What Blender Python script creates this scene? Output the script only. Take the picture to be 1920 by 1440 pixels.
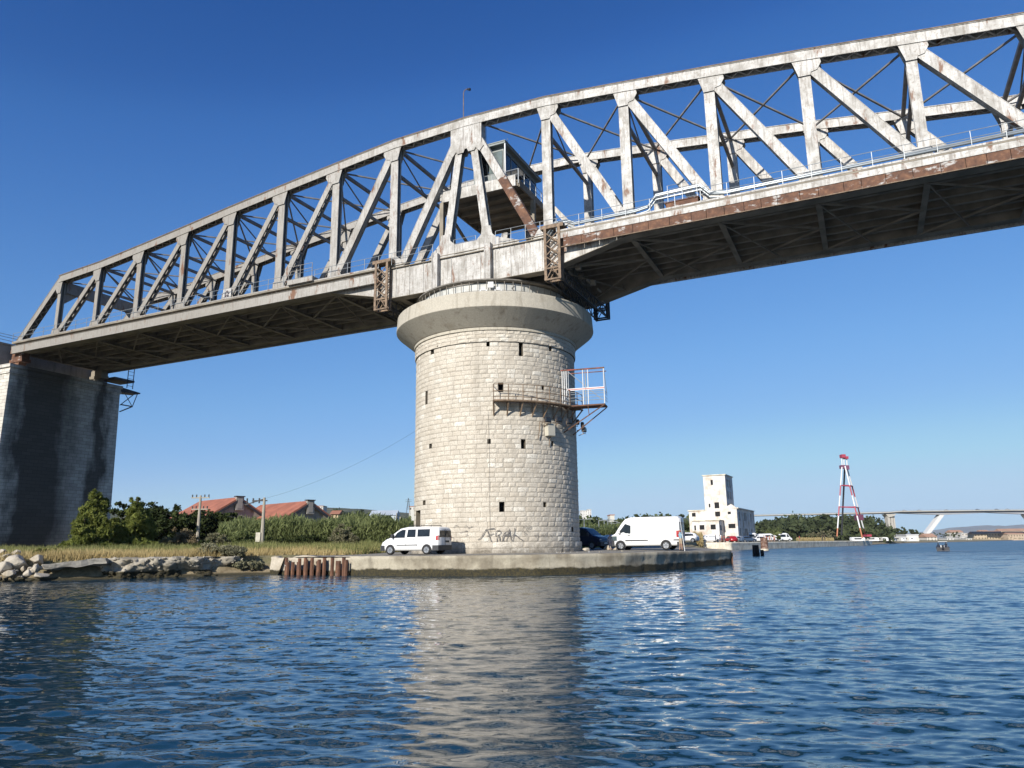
import bpy, math, random
import numpy as np
from mathutils import Vector, Matrix
random.seed(7); rng=np.random.default_rng(11)
for o in list(bpy.data.objects): bpy.data.objects.remove(o)
SC=bpy.context.scene; COL=SC.collection
# ---------------------------------------------------------------- camera
F,PI_,RO=1384.577,.2154,-.0131      # focal length in px of a 1920 wide picture, pitch, roll
HC=1.6                              # eye height above the water
cam=bpy.data.cameras.new('camera'); co=bpy.data.objects.new('camera',cam); COL.objects.link(co)
cam.sensor_fit='HORIZONTAL'; cam.sensor_width=36; cam.lens=36*F/1920; cam.clip_start=.1; cam.clip_end=40000
r_=Vector((1,0,0)); u_=Vector((0,-math.sin(PI_),math.cos(PI_))); f_=Vector((0,math.cos(PI_),math.sin(PI_)))
rr=r_*math.cos(RO)+u_*math.sin(RO); uu=-r_*math.sin(RO)+u_*math.cos(RO)
co.matrix_world=Matrix(((rr.x,uu.x,-f_.x,0),(rr.y,uu.y,-f_.y,0),(rr.z,uu.z,-f_.z,HC),(0,0,0,1)))
SC.camera=co
# ---------------------------------------------------------------- light
SUN_AZ=math.radians(209); SUN_EL=math.radians(27)
w=bpy.data.worlds.new('World'); SC.world=w; w.use_nodes=True
nt=w.node_tree; bg=nt.nodes['Background']; sky=nt.nodes.new('ShaderNodeTexSky'); sky.sky_type='NISHITA'
sky.sun_disc=False; sky.sun_elevation=SUN_EL; sky.sun_rotation=SUN_AZ; sky.air_density=1.0; sky.dust_density=.1; sky.ozone_density=1.0; sky.altitude=0
SK=.083   # camera response to the sky, channel by channel
sp_=nt.nodes.new('ShaderNodeSeparateColor'); cb0=nt.nodes.new('ShaderNodeCombineColor'); nt.links.new(sky.outputs[0],sp_.inputs[0])
for i_,pts_ in enumerate((((0,0),(.110,.0153),(.126,.0266),(.319,.113),(.54,.192),(.654,.24),(1,.315)),
                          ((0,0),(.181,.077),(.2085,.110),(.50,.279),(.737,.363),(.90,.440),(1,.472)),
                          ((0,0),(.20,.17),(.308,.268),(.358,.346),(.736,.572),(.90,.615),(1,.625)))):
    p1=nt.nodes.new('ShaderNodeMath'); p1.operation='MULTIPLY'; p1.use_clamp=True; nt.links.new(sp_.outputs[i_],p1.inputs[0]); p1.inputs[1].default_value=.115
    fc=nt.nodes.new('ShaderNodeFloatCurve'); cv=fc.mapping.curves[0]; cv.points[0].location=pts_[0]; cv.points[1].location=pts_[-1]
    for q_ in pts_[1:-1]: cv.points.new(*q_)
    fc.mapping.update(); nt.links.new(p1.outputs[0],fc.inputs['Value'])
    p3=nt.nodes.new('ShaderNodeMath'); p3.operation='MULTIPLY'; nt.links.new(fc.outputs[0],p3.inputs[0]); p3.inputs[1].default_value=1/SK; nt.links.new(p3.outputs[0],cb0.inputs[i_])
nt.links.new(cb0.outputs[0],bg.inputs[0]); bg.inputs[1].default_value=SK
sl=bpy.data.lights.new('sun','SUN'); sl.energy=5.0; sl.angle=math.radians(.53); sl.color=(1,.945,.86)
so=bpy.data.objects.new('sun',sl); COL.objects.link(so)
sd=Vector((math.sin(SUN_AZ)*math.cos(SUN_EL),math.cos(SUN_AZ)*math.cos(SUN_EL),math.sin(SUN_EL)))
so.rotation_euler=sd.to_track_quat('Z','Y').to_euler(); so.location=(0,0,80)
SC.view_settings.view_transform='Standard'; SC.view_settings.look='None'; SC.view_settings.exposure=.47; SC.view_settings.gamma=1
# ---------------------------------------------------------------- survey helpers (turn a sight line into a place)
def ray(px,py):
    a=(px-960)/F; b=-(py-720)/F
    x=a*math.cos(RO)-b*math.sin(RO); u=a*math.sin(RO)+b*math.cos(RO)
    return np.array([x,math.cos(PI_)-u*math.sin(PI_),math.sin(PI_)+u*math.cos(PI_)])
def at(px,py,Y):
    r=ray(px,py); t=Y/r[1]; return Vector((r[0]*t,Y,r[2]*t+HC))
YAW=-.4417; W=9.387; CX,CY=-1.3397,59.0098; ZB=24.27
Bv=np.array([math.cos(YAW),math.sin(YAW),0]); Nv=np.array([-math.sin(YAW),math.cos(YAW),0])
def br(px,py,wy):       # sight line -> bridge side plane (s,z)
    r=ray(px,py); o=np.array([0,0,HC]); C=np.array([CX,CY,0]); t=((C+Nv*wy-o)@Nv)/(r@Nv); q=o+r*t
    return float((q-C)@Bv), float(q[2]-ZB)
def cyl(px,py,R):       # sight line -> round pier surface (angle, z)
    r=ray(px,py); ox,oy=-CX,-CY; a=r[0]**2+r[1]**2; b=2*(ox*r[0]+oy*r[1]); c=ox*ox+oy*oy-R*R
    D=max(b*b-4*a*c,0); t=(-b-math.sqrt(D))/(2*a); q=r*t
    return math.atan2(q[1]-CY,q[0]-CX), q[2]+HC
# ---------------------------------------------------------------- mesh helpers
class MB:
    def __init__(s): s.v=[]; s.f=[]; s.a=[]
    def add(s,vs,fs,a=0.):
        n=len(s.v); s.v+= [tuple(v) for v in vs]; s.f+=[tuple(i+n for i in f) for f in fs]; s.a+=[a]*len(fs)
    def box(s,x0,x1,y0,y1,z0,z1,a=0.):
        s.add([(x0,y0,z0),(x1,y0,z0),(x1,y1,z0),(x0,y1,z0),(x0,y0,z1),(x1,y0,z1),(x1,y1,z1),(x0,y1,z1)],
              [(0,3,2,1),(4,5,6,7),(0,1,5,4),(1,2,6,5),(2,3,7,6),(3,0,4,7)],a)
    def bar(s,p,q,wa,wb,ref=(0,1,0),a=0.):
        p=Vector(p);q=Vector(q);d=(q-p)
        if d.length<1e-6: return
        d.normalize(); r=Vector(ref); r=r-d*r.dot(d)
        if r.length<1e-4: r=Vector((1,0,0))-d*d.x
        r.normalize(); t=d.cross(r); r=r*wa/2; t=t*wb/2
        s.add([p-r-t,p+r-t,p+r+t,p-r+t,q-r-t,q+r-t,q+r+t,q-r+t],
              [(0,3,2,1),(4,5,6,7),(0,1,5,4),(1,2,6,5),(2,3,7,6),(3,0,4,7)],a)
    def tube(s,pts,r,n=8,a=0.,r2=None,cap=True):
        pts=[Vector(p) for p in pts]; m=len(pts); rings=[]
        up=Vector((0,0,1))
        for i,p in enumerate(pts):
            d=(pts[min(i+1,m-1)]-pts[max(i-1,0)]).normalized()
            x=d.cross(up)
            if x.length<1e-3: x=Vector((1,0,0))
            x.normalize(); y=x.cross(d); R=r if r2 is None else r+(r2-r)*i/(m-1)
            rings.append([p+(x*math.cos(2*math.pi*k/n)+y*math.sin(2*math.pi*k/n))*R for k in range(n)])
        vs=[v for g in rings for v in g]; fs=[]
        for i in range(m-1):
            for k in range(n): fs.append((i*n+k,i*n+(k+1)%n,(i+1)*n+(k+1)%n,(i+1)*n+k))
        if cap: fs+=[tuple(range(n))[::-1],tuple(range((m-1)*n,m*n))]
        s.add(vs,fs,a)
    def prism(s,pts,y0,y1,a=0.,axis='y'):   # polygon in (x,z) extruded along y
        n=len(pts)
        if axis=='y': vs=[(p[0],y0,p[1]) for p in pts]+[(p[0],y1,p[1]) for p in pts]
        elif axis=='x': vs=[(y0,p[0],p[1]) for p in pts]+[(y1,p[0],p[1]) for p in pts]
        else: vs=[(p[0],p[1],y0) for p in pts]+[(p[0],p[1],y1) for p in pts]
        fs=[tuple(range(n)),tuple(range(n,2*n))[::-1]]+[(i,i+n,(i+1)%n+n,(i+1)%n) for i in range(n)]
        s.add(vs,fs,a)
    def strip(s,top,bot,y0,y1,a=0.):        # band between two polylines in (x,z)
        for i in range(len(top)-1):
            A,B,C,D=top[i],top[i+1],bot[i+1],bot[i]
            vs=[(A[0],y0,A[1]),(B[0],y0,B[1]),(C[0],y0,C[1]),(D[0],y0,D[1]),(A[0],y1,A[1]),(B[0],y1,B[1]),(C[0],y1,C[1]),(D[0],y1,D[1])]
            fs=[(3,2,1,0),(4,5,6,7),(0,1,5,4),(2,3,7,6)]
            if i==0: fs.append((0,4,7,3))
            if i==len(top)-2: fs.append((1,2,6,5))
            s.add(vs,fs,a)
    def lathe(s,prof,n=64,a=0.,cx=0,cy=0,cap=True):
        vs=[];fs=[];m=len(prof)
        for (r,z) in prof:
            for k in range(n): t=2*math.pi*k/n; vs.append((cx+r*math.cos(t),cy+r*math.sin(t),z))
        for i in range(m-1):
            for k in range(n): fs.append((i*n+k,i*n+(k+1)%n,(i+1)*n+(k+1)%n,(i+1)*n+k))
        if cap: fs.append(tuple(range(n))[::-1]); fs.append(tuple(range((m-1)*n,m*n)))
        s.add(vs,fs,a)
    def mesh(s,name):
        me=bpy.data.meshes.new(name); me.from_pydata(s.v,[],s.f); me.update(); return me
    def build(s,name,mat,parent=None,smooth=False,bevel=0,attr=False):
        me=s.mesh(name); o=bpy.data.objects.new(name,me); COL.objects.link(o); me.materials.append(mat)
        if parent: o.parent=parent
        if smooth: me.polygons.foreach_set('use_smooth',[True]*len(me.polygons))
        if attr:
            at_=me.attributes.new('tint','FLOAT','FACE'); at_.data.foreach_set('value',s.a)
        if bevel:
            m=o.modifiers.new('b','BEVEL'); m.width=bevel; m.segments=2; m.limit_method='ANGLE'
        return o
def quads(name,V,mat,parent=None,nv=4,tint=None,smooth=False):
    """V: (n,nv,3) numpy array of separate faces"""
    n=len(V); me=bpy.data.meshes.new(name); me.vertices.add(n*nv); me.vertices.foreach_set('co',V.reshape(-1).astype(np.float32))
    me.loops.add(n*nv); me.loops.foreach_set('vertex_index',np.arange(n*nv,dtype=np.int32))
    me.polygons.add(n); me.polygons.foreach_set('loop_start',np.arange(0,n*nv,nv,dtype=np.int32)); me.polygons.foreach_set('loop_total',np.full(n,nv,dtype=np.int32))
    me.update(calc_edges=True)
    if tint is not None:
        t=me.attributes.new('tint','FLOAT','FACE'); t.data.foreach_set('value',tint.astype(np.float32))
    me.materials.append(mat); o=bpy.data.objects.new(name,me); COL.objects.link(o)
    if parent: o.parent=parent
    return o
def grid(name,P,mat,parent=None,smooth=True):
    """P: (a,b,3)"""
    a,b=P.shape[:2]; me=bpy.data.meshes.new(name); me.vertices.add(a*b); me.vertices.foreach_set('co',P.reshape(-1).astype(np.float32))
    i=np.arange(a-1)[:,None]*b+np.arange(b-1)[None,:]; q=np.stack([i,i+1,i+b+1,i+b],-1).reshape(-1,4); n=len(q)
    me.loops.add(n*4); me.loops.foreach_set('vertex_index',q.reshape(-1).astype(np.int32))
    me.polygons.add(n); me.polygons.foreach_set('loop_start',np.arange(0,n*4,4,dtype=np.int32)); me.polygons.foreach_set('loop_total',np.full(n,4,dtype=np.int32))
    me.update(calc_edges=True)
    if smooth: me.polygons.foreach_set('use_smooth',np.ones(n,dtype=bool))
    me.materials.append(mat); o=bpy.data.objects.new(name,me); COL.objects.link(o)
    if parent: o.parent=parent
    return o
def thing(name,label,cat,loc=(0,0,0),rz=0,group=None):
    o=bpy.data.objects.new(name,None); COL.objects.link(o); o.location=loc; o.rotation_euler=(0,0,rz); o.empty_display_size=.3
    o['label']=label; o['category']=cat
    if group: o['group']=group
    return o
def tag(o,label,cat,group=None,kind=None):
    o['label']=label; o['category']=cat
    if group: o['group']=group
    if kind: o['kind']=kind
    return o
def struct(o,kind='structure'): o['kind']=kind; return o
def copy_tree(o,parent=None):
    c=o.copy(); COL.objects.link(c)
    if parent: c.parent=parent
    for ch in list(o.children): copy_tree(ch,c)
    return c
# ---------------------------------------------------------------- material helpers
def mat(name):
    m=bpy.data.materials.new(name); m.use_nodes=True; n=m.node_tree.nodes; return m,n,m.node_tree.links,n['Principled BSDF']
def node(n,t,**k):
    x=n.new(t)
    for a,b in k.items(): setattr(x,a,b)
    return x
def mapped(n,l,scale=(1,1,1),coord='Object'):
    tc=n.new('ShaderNodeTexCoord'); mp=n.new('ShaderNodeMapping'); mp.inputs['Scale'].default_value=scale; l.new(tc.outputs[coord],mp.inputs[0]); return mp.outputs[0]
def noise(n,l,vec,scale,detail=6,rough=.55):
    x=n.new('ShaderNodeTexNoise'); x.inputs['Scale'].default_value=scale; x.inputs['Detail'].default_value=detail; x.inputs['Roughness'].default_value=rough
    if vec: l.new(vec,x.inputs['Vector'])
    return x.outputs[0]
ALB=.72
def ramp(n,l,fac,stops,mode='LINEAR'):
    stops=[(p,tuple(x*ALB for x in c)) if isinstance(c,tuple) and len(c)==3 else (p,c) for p,c in stops]
    x=n.new('ShaderNodeValToRGB'); x.color_ramp.interpolation=mode; e=x.color_ramp.elements
    while len(e)<len(stops): e.new(.5)
    for i,(p,c) in enumerate(stops):
        e[i].position=p; e[i].color=(c if len(c)==4 else (*c,1)) if not isinstance(c,(int,float)) else (c,c,c,1)
    l.new(fac,x.inputs[0]); return x.outputs[0]
def mix(n,l,fac,a,b,mode='MIX'):
    a,b=[tuple(x*ALB for x in q) if isinstance(q,tuple) else q for q in (a,b)]
    x=n.new('ShaderNodeMix'); x.data_type='RGBA'; x.blend_type=mode
    for s,v in ((x.inputs[0],fac),(x.inputs[6],a),(x.inputs[7],b)):
        if hasattr(v,'is_output'): l.new(v,s)
        else: s.default_value=v if isinstance(v,(int,float)) else (*v,1)
    return x.outputs[2]
def bump(n,l,b,h,strength=.4,dist=.02):
    x=n.new('ShaderNodeBump'); x.inputs['Strength'].default_value=strength; x.inputs['Distance'].default_value=dist; l.new(h,x.inputs['Height']); l.new(x.outputs[0],b.inputs['Normal'])
def simple(name,c,rough=.6,metal=0,var=.25,scale=3.,bm=0):
    m,n,l,b=mat(name); b.inputs['Roughness'].default_value=rough; b.inputs['Metallic'].default_value=metal
    v=mapped(n,l); nz=noise(n,l,v,scale,8)
    a=tuple(x*(1-var) for x in c); d=tuple(min(1,x*(1+var)) for x in c)
    l.new(ramp(n,l,nz,[(.3,a),(.7,d)]),b.inputs['Base Color'])
    if bm: bump(n,l,b,noise(n,l,v,scale*6,6),.5,bm)
    return m
def steel_paint():
    m,n,l,b=mat('weathered_white_paint'); v=mapped(n,l)
    sx=n.new('ShaderNodeSeparateXYZ'); l.new(v,sx.inputs[0])
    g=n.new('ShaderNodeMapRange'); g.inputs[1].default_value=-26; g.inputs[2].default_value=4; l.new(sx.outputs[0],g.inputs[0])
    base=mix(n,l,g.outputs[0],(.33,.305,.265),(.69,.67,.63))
    n1=noise(n,l,v,1.1,9,.62); d1=ramp(n,l,n1,[(.42,0.),(.66,.95)])
    c=mix(n,l,d1,base,(.36,.34,.30)); 
    n2=noise(n,l,mapped(n,l,(7,7,.7)),1.0,6,.6); d2=ramp(n,l,n2,[(.50,0.),(.66,1.)])
    mm=n.new('ShaderNodeMath'); mm.operation='MULTIPLY'; l.new(d2,mm.inputs[0]); mm.inputs[1].default_value=.7
    c=mix(n,l,mm.outputs[0],c,(.22,.19,.16))
    n4=noise(n,l,v,7,7,.75); d4=ramp(n,l,n4,[(.54,0.),(.62,1.)]); m4=n.new('ShaderNodeMath'); m4.operation='MULTIPLY'; l.new(d4,m4.inputs[0]); m4.inputs[1].default_value=.7
    c=mix(n,l,m4.outputs[0],c,(.27,.22,.17))
    n3=noise(n,l,mapped(n,l,(1.2,1.2,.35)),1.3,10,.65); d3=ramp(n,l,n3,[(.59,0.),(.66,.95)])
    c=mix(n,l,d3,c,(.20,.085,.035))
    l.new(c,b.inputs['Base Color']); b.inputs['Roughness'].default_value=.62; bump(n,l,b,n4,.25,.01); return m
def rust_paint(name,lo=.40,hi=.47,paint=(.55,.53,.5)):
    m,n,l,b=mat(name); v=mapped(n,l)
    r=ramp(n,l,noise(n,l,v,2.5,9,.6),[(.3,(.075,.035,.022)),(.55,(.17,.078,.042)),(.75,(.30,.15,.075))])
    c=mix(n,l,ramp(n,l,noise(n,l,mapped(n,l,(.8,1,1.6)),1.5,8,.62),[(lo,1.),(hi,0.)]),r,paint)
    l.new(c,b.inputs['Base Color']); b.inputs['Roughness'].default_value=.8; bump(n,l,b,noise(n,l,v,20,4),.3,.01); return m
M={}
M['paint']=steel_paint()
M['rust']=rust_paint('rusted_steel',.30,.36)
M['rustpaint']=rust_paint('rusty_flaking_paint',.35,.43)
M['rustybrown']=simple('brown_rusty_iron',(.24,.165,.105),.75,0,.5,4,.01)
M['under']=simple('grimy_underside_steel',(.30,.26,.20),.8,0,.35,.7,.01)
M['bracing']=simple('shade_toned_bracing',(.27,.26,.25),.7,0,.35,1.5)  # darker than the truss paint: shade on the bracing put into its colour
M['railing']=simple('galvanised_rail',(.38,.41,.43),.5,.3,.15,3)
M['pipe']=simple('galvanised_pipe',(.44,.48,.50),.38,.45,.12,1.2)
M['dark']=simple('dark_interior',(.012,.012,.013),.9,0,.2)
M['dsteel']=simple('dark_painted_steel',(.035,.037,.045),.6,0,.3,2)
M['white']=simple('white_paint',(.78,.78,.76),.5,0,.08,1.5)
def stone(name,ca,cb,grime=True,low=True):
    m,n,l,b=mat(name); v=mapped(n,l); at_=n.new('ShaderNodeAttribute'); at_.attribute_name='tint'
    c=ramp(n,l,at_.outputs['Fac'],[(0.,ca),(.75,tuple((x+y)/2 for x,y in zip(ca,cb))),(1.,cb)])
    n1=noise(n,l,v,.8,9,.65); c=mix(n,l,ramp(n,l,n1,[(.45,0.),(.8,1.)]),c,tuple(x*.72 for x in ca))
    n2=noise(n,l,v,14,6,.7); c=mix(n,l,ramp(n,l,n2,[(.35,1.),(.6,0.)]),c,tuple(x*.7 for x in ca))
    n8=noise(n,l,mapped(n,l,(1.3,1.3,.10)),1.,7,.65); c=mix(n,l,ramp(n,l,n8,[(.52,0.),(.72,.55)]),c,tuple(x*.62 for x in ca))
    if low:
        sx=n.new('ShaderNodeSeparateXYZ'); l.new(v,sx.inputs[0]); ad=n.new('ShaderNodeMath'); ad.operation='MULTIPLY_ADD'; l.new(noise(n,l,v,2.2,7,.7),ad.inputs[0]); ad.inputs[1].default_value=-1.9; l.new(sx.outputs[2],ad.inputs[2])
        mr=ramp(n,l,ad.outputs[0],[(0.,.85),(.12,.7),(.75,0.)]); c=mix(n,l,mr,c,(.17,.145,.11))
    l.new(c,b.inputs['Base Color']); b.inputs['Roughness'].default_value=.85; bump(n,l,b,n2,.5,.03); return m
M['stone']=stone('pale_limestone_blocks',(.70,.62,.50),(1.0,.95,.83))
M['mortar']=simple('mortar',(.13,.11,.08),.9,0,.2,3)
def concrete(name,c,stain=(.2,.17,.12),amt=(.5,.75),wet=None,sc=(1,1,1)):
    m,n,l,b=mat(name); v=mapped(n,l); n1=noise(n,l,v,.6,10,.6); n2=noise(n,l,mapped(n,l,(2.2,2.2,.25)),1.,7,.6); n3=noise(n,l,v,9,8,.7)
    k=ramp(n,l,n3,[(.3,tuple(x*.8 for x in c)),(.7,tuple(min(1,x*1.12) for x in c))])
    k=mix(n,l,ramp(n,l,n1,[(amt[0],0.),(amt[1],.8)]),k,stain); k=mix(n,l,ramp(n,l,n2,[(.55,0.),(.72,.6)]),k,tuple(x*.6 for x in stain))
    if wet is not None:
        sx=n.new('ShaderNodeSeparateXYZ'); gp_=n.new('ShaderNodeNewGeometry'); l.new(gp_.outputs['Position'],sx.inputs[0]); ad=n.new('ShaderNodeMath'); ad.operation='MULTIPLY_ADD'; l.new(noise(n,l,mapped(n,l,(.7,.7,1)),1.5,8,.65),ad.inputs[0]); ad.inputs[1].default_value=-.45; l.new(sx.outputs[2],ad.inputs[2])
        k=mix(n,l,ramp(n,l,ad.outputs[0],[(0.,1.),(wet,1.),(wet+.09,0.)]),k,ramp(n,l,n3,[(.35,(.012,.013,.009)),(.65,(.075,.058,.018))]))
    l.new(k,b.inputs['Base Color']); b.inputs['Roughness'].default_value=.88; bump(n,l,b,n3,.6,.03); return m
M['cap']=concrete('pier_cap_concrete',(.58,.53,.43),(.33,.27,.19),(.58,.8))
M['quay']=concrete('quay_concrete',(.52,.465,.35),(.21,.175,.12),(.42,.60),wet=.12)
M['tarmac']=concrete('worn_tarmac',(.30,.275,.23),(.20,.18,.15),(.5,.7))
M['farquay']=concrete('far_quay_concrete',(.92,.84,.68),(.5,.42,.3),(.45,.66))
def glass(name,c=(.02,.025,.03),r=.08):
    m,n,l,b=mat(name); v=mapped(n,l); l.new(ramp(n,l,noise(n,l,v,2,3),[(.3,tuple(x*.7 for x in c)),(.7,tuple(x*1.3 for x in c))]),b.inputs['Base Color']); b.inputs['Roughness'].default_value=r; return m
M['glass']=glass('dark_tinted_glass')
def foliage(name,a,bc,trans=.25,sc=.7):
    m,n,l,b=mat(name); at_=n.new('ShaderNodeAttribute'); at_.attribute_name='tint'; v=mapped(n,l)
    c=ramp(n,l,at_.outputs['Fac'],[(0.,a),(1.,bc)]); c=mix(n,l,ramp(n,l,noise(n,l,v,sc,5),[(.4,0.),(.7,.6)]),c,tuple(x*.55 for x in a))
    l.new(c,b.inputs['Base Color']); b.inputs['Roughness'].default_value=.75
    if 'Specular IOR Level' in b.inputs: b.inputs['Specular IOR Level'].default_value=.2
    t=n.new('ShaderNodeBsdfTranslucent'); l.new(c,t.inputs[0]); ms=n.new('ShaderNodeMixShader'); ms.inputs[0].default_value=trans
    out=[x for x in n if x.type=='OUTPUT_MATERIAL'][0]; l.new(b.outputs[0],ms.inputs[1]); l.new(t.outputs[0],ms.inputs[2]); l.new(ms.outputs[0],out.inputs[0]); return m
M['pine']=foliage('pine_needles',(.14,.18,.04),(.42,.45,.11),.45)
M['darkleaf']=foliage('dark_evergreen_leaves',(.028,.045,.014),(.085,.11,.03))
M['reed']=foliage('reed_leaves',(.12,.16,.05),(.42,.47,.20),.45)
M['olive']=foliage('grey_green_leaves',(.19,.19,.10),(.40,.37,.23),.35)
M['greyshrub']=foliage('grey_green_coastal_shrub',(.27,.27,.15),(.52,.48,.32),.3)
M['brownshrub']=foliage('dry_brown_shrub',(.22,.17,.09),(.42,.33,.19))
M['farwood']=foliage('distant_wood_leaves',(.06,.085,.03),(.17,.20,.075),.25,.05)
M['farwood2']=foliage('distant_pine_leaves',(.05,.07,.03),(.13,.155,.065),.25,.05)
M['dry']=foliage('dry_grass_blades',(.50,.38,.16),(.78,.62,.31),.3,.15)
M['grn']=foliage('green_grass_blades',(.17,.20,.06),(.44,.42,.17),.3,.15)
M['bark']=simple('bark',(.10,.075,.05),.9,0,.3,6,.02)
M['rock']=concrete('limestone_rock',(.60,.53,.42),(.36,.29,.19),(.45,.7),wet=.02)
# ================================================================ TERRAIN, WATER, QUAY
from mathutils import noise as mn
SH=[(-2500,-900),(-400,-60),(-120,5),(-60,32),(-40,38),(-28.4,41),(-23,44),(-16.5,47.5),(-14.4,47.8),(-9.6,44.6),(-5.5,42.2),(-1.8,41.3),(1.2,41.1),(3.6,42.0),(6.3,43.6),(8.6,46.2),(13.0,53.0),(16.6,58.2),(18.5,80),(41.5,168.5),(47.6,166.5),(132,280),(200,400),(262,490),(366,600),(900,1300),(1500,2600),(6000,9000)]
SX=np.array([p[0] for p in SH]);SY=np.array([p[1] for p in SH])
def shore(x): return np.interp(x,SX,SY)
def sm(t): t=np.clip(t,0,1); return t*t*(3-2*t)
def gh(x,y):
    d=y-shore(x)
    rise=.30*sm((y-50)/35)+.55*sm((y-90)/60)+1.5*sm((y-260)/300)
    bank=-.45+.75*sm(d/1.5)+.86*sm((d-1.1-.8*sm((x+19)/3))/1.3)
    quay=1.06-.08*sm((x-8)/6)
    fq=1.63+.30*sm((d-3)/25)+.9*sm((d-60)/200)
    bl=sm((x+15.0)/.5)*(1-sm((x-17.0)/.8))
    z=bank*(1-bl)+quay*bl
    b2=sm((x-40.5)/1.)*(1-sm((x-132)/3.))
    z=(z+rise)*(1-b2)+fq*b2
    return np.where(x>135,-.6+1.5*sm(d/9)+1.5*sm(d/120),z)
def gz(x,y): return float(gh(np.array([float(x)]),np.array([float(y)]))[0])
mg,n,l,b=mat('dry_grassy_soil'); v=mapped(n,l)
c=ramp(n,l,noise(n,l,v,.25,10,.65),[(.35,(.30,.245,.13)),(.5,(.22,.19,.085)),(.66,(.10,.11,.04))]); c=mix(n,l,ramp(n,l,noise(n,l,v,5,6),[(.4,0.),(.7,.5)]),c,(.36,.30,.2))
sz=n.new('ShaderNodeSeparateXYZ'); l.new(v,sz.inputs[0]); c=mix(n,l,ramp(n,l,sz.outputs[2],[(.45,1.),(.75,0.)]),c,ramp(n,l,noise(n,l,v,2.5,9,.7),[(.35,(.20,.15,.08)),(.65,(.42,.34,.21))])); c=mix(n,l,ramp(n,l,sz.outputs[2],[(.10,1.),(.2,0.)]),c,(.05,.042,.02)); l.new(c,b.inputs['Base Color']); b.inputs['Roughness'].default_value=.95; bump(n,l,b,noise(n,l,v,8,8,.7),.8,.06); M['soil']=mg
xs=np.unique(np.concatenate([-np.geomspace(60,2500,40),np.arange(-60,-18,.5),np.arange(-18,18.5,.25),np.arange(18.5,60,.8),np.geomspace(60,6000,90),SX]))
ds=np.array([0,.25,.5,.8,1.1,1.5,2,2.5,3.2,4.2,6,8,11,15,20,27,36,48,64,90,120,160,210,280,380,520,750,1100,1700,3000,5200])
X=np.repeat(xs[:,None],len(ds),1); Y=shore(xs)[:,None]+ds[None,:]
Z=gh(X.ravel(),Y.ravel()).reshape(X.shape)
jj=np.array([[mn.noise(Vector((a*.35,b_*.35,0)))*.10+mn.noise(Vector((a*1.3,b_*1.3,3)))*.04 for a,b_ in zip(ra,rb)] for ra,rb in zip(X,Y)])
nq=((X<-15.5)|(X>17.5))&(~((X>40)&(X<133)&(Y-shore(X)<3)))
Z=Z+jj*np.where(nq,1,.0)*np.clip(ds[None,:]/1.,0,1)
struct(grid('ground',np.stack([X,Y,Z],-1),M['soil']))
# apron of worn tarmac round the pier
xs2=np.unique(np.concatenate([np.arange(-14.2,17.3,.3),SX[(SX>-14.3)&(SX<17.3)]]));ds2=np.array([0.,.35,1,2,4,7,10,14,18,22,26,30]); X=np.repeat(xs2[:,None],len(ds2),1)
lim=np.clip(1-sm((-9-xs2)/9)*.80,.1,1)[:,None]; D=ds2[None,:]*lim+.02
Y=shore(xs2)[:,None]+D; Z=gh(X.ravel(),Y.ravel()).reshape(X.shape)+.022
struct(grid('quay_pavement',np.stack([X,Y,Z],-1),M['tarmac']))
# quay wall round the pier
def densify(pts,step):
    out=[]
    for (a,b) in zip(pts[:-1],pts[1:]):
        L=math.dist(a,b); k=max(1,int(L/step))
        out+=[(a[0]+(b[0]-a[0])*i/k,a[1]+(b[1]-a[1])*i/k) for i in range(k)]
    return np.array(out+[pts[-1]])
def wall(name,pts,ztop,zbot,m,amp,step=.25,nz=14,thick=.55,ragged=0.,parent=None,joint=0,seed=0):
    P=densify(pts,step); T=np.gradient(P,axis=0); T/=np.linalg.norm(T,axis=1)[:,None]; Nn=np.stack([T[:,1],-T[:,0]],1)
    rows=[]; zz=np.linspace(0,1,nz); s=np.concatenate([[0],np.cumsum(np.linalg.norm(np.diff(P,axis=0),axis=1))])
    G=[]
    for i,(p,nn) in enumerate(zip(P,Nn)):
        zt=ztop(p[0],p[1]) if callable(ztop) else ztop
        col=[]
        rg=ragged*mn.noise(Vector((s[i]*.5,seed,1)))+ragged*.6*mn.noise(Vector((s[i]*2.3,seed,5)))
        gr=.035 if joint and abs((s[i]+.3)%joint)<step*.9 else 0
        for t in zz:
            z=zbot+(zt+rg-zbot)*t; q=Vector((s[i]*.9,z*1.6,seed))
            o=amp*mn.fractal(q,.9,2.1,5)-gr+ (.05 if (not ragged and t>.86) else 0)+(amp*1.2*max(0,(.55-z))*mn.noise(q*3))
            col.append((p[0]+nn[0]*o,p[1]+nn[1]*o,z))
        zt2=zt+rg
        for th in (.12,thick): col.append((p[0]-nn[0]*th,p[1]-nn[1]*th,zt2+.025*mn.noise(Vector((s[i]*2,th*9,seed)))+.02))
        col.append((p[0]-nn[0]*thick,p[1]-nn[1]*thick,zbot)); G.append(col)
    return grid(name,np.array(G),m,parent,smooth=False)
qp=[(x,y) for x,y in SH if -9.7<x<17]+[(17.6,66),(18.4,79)]
q=wall('quay_wall',qp,lambda x,y:gz(min(x,16.9),max(y,shore(x)))+.03 if x<17 else 1.05,-1.2,M['quay'],.05,joint=6.5)
tag(q,'weathered concrete quay wall with algae at the waterline round the foot of the pier','wall')
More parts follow.
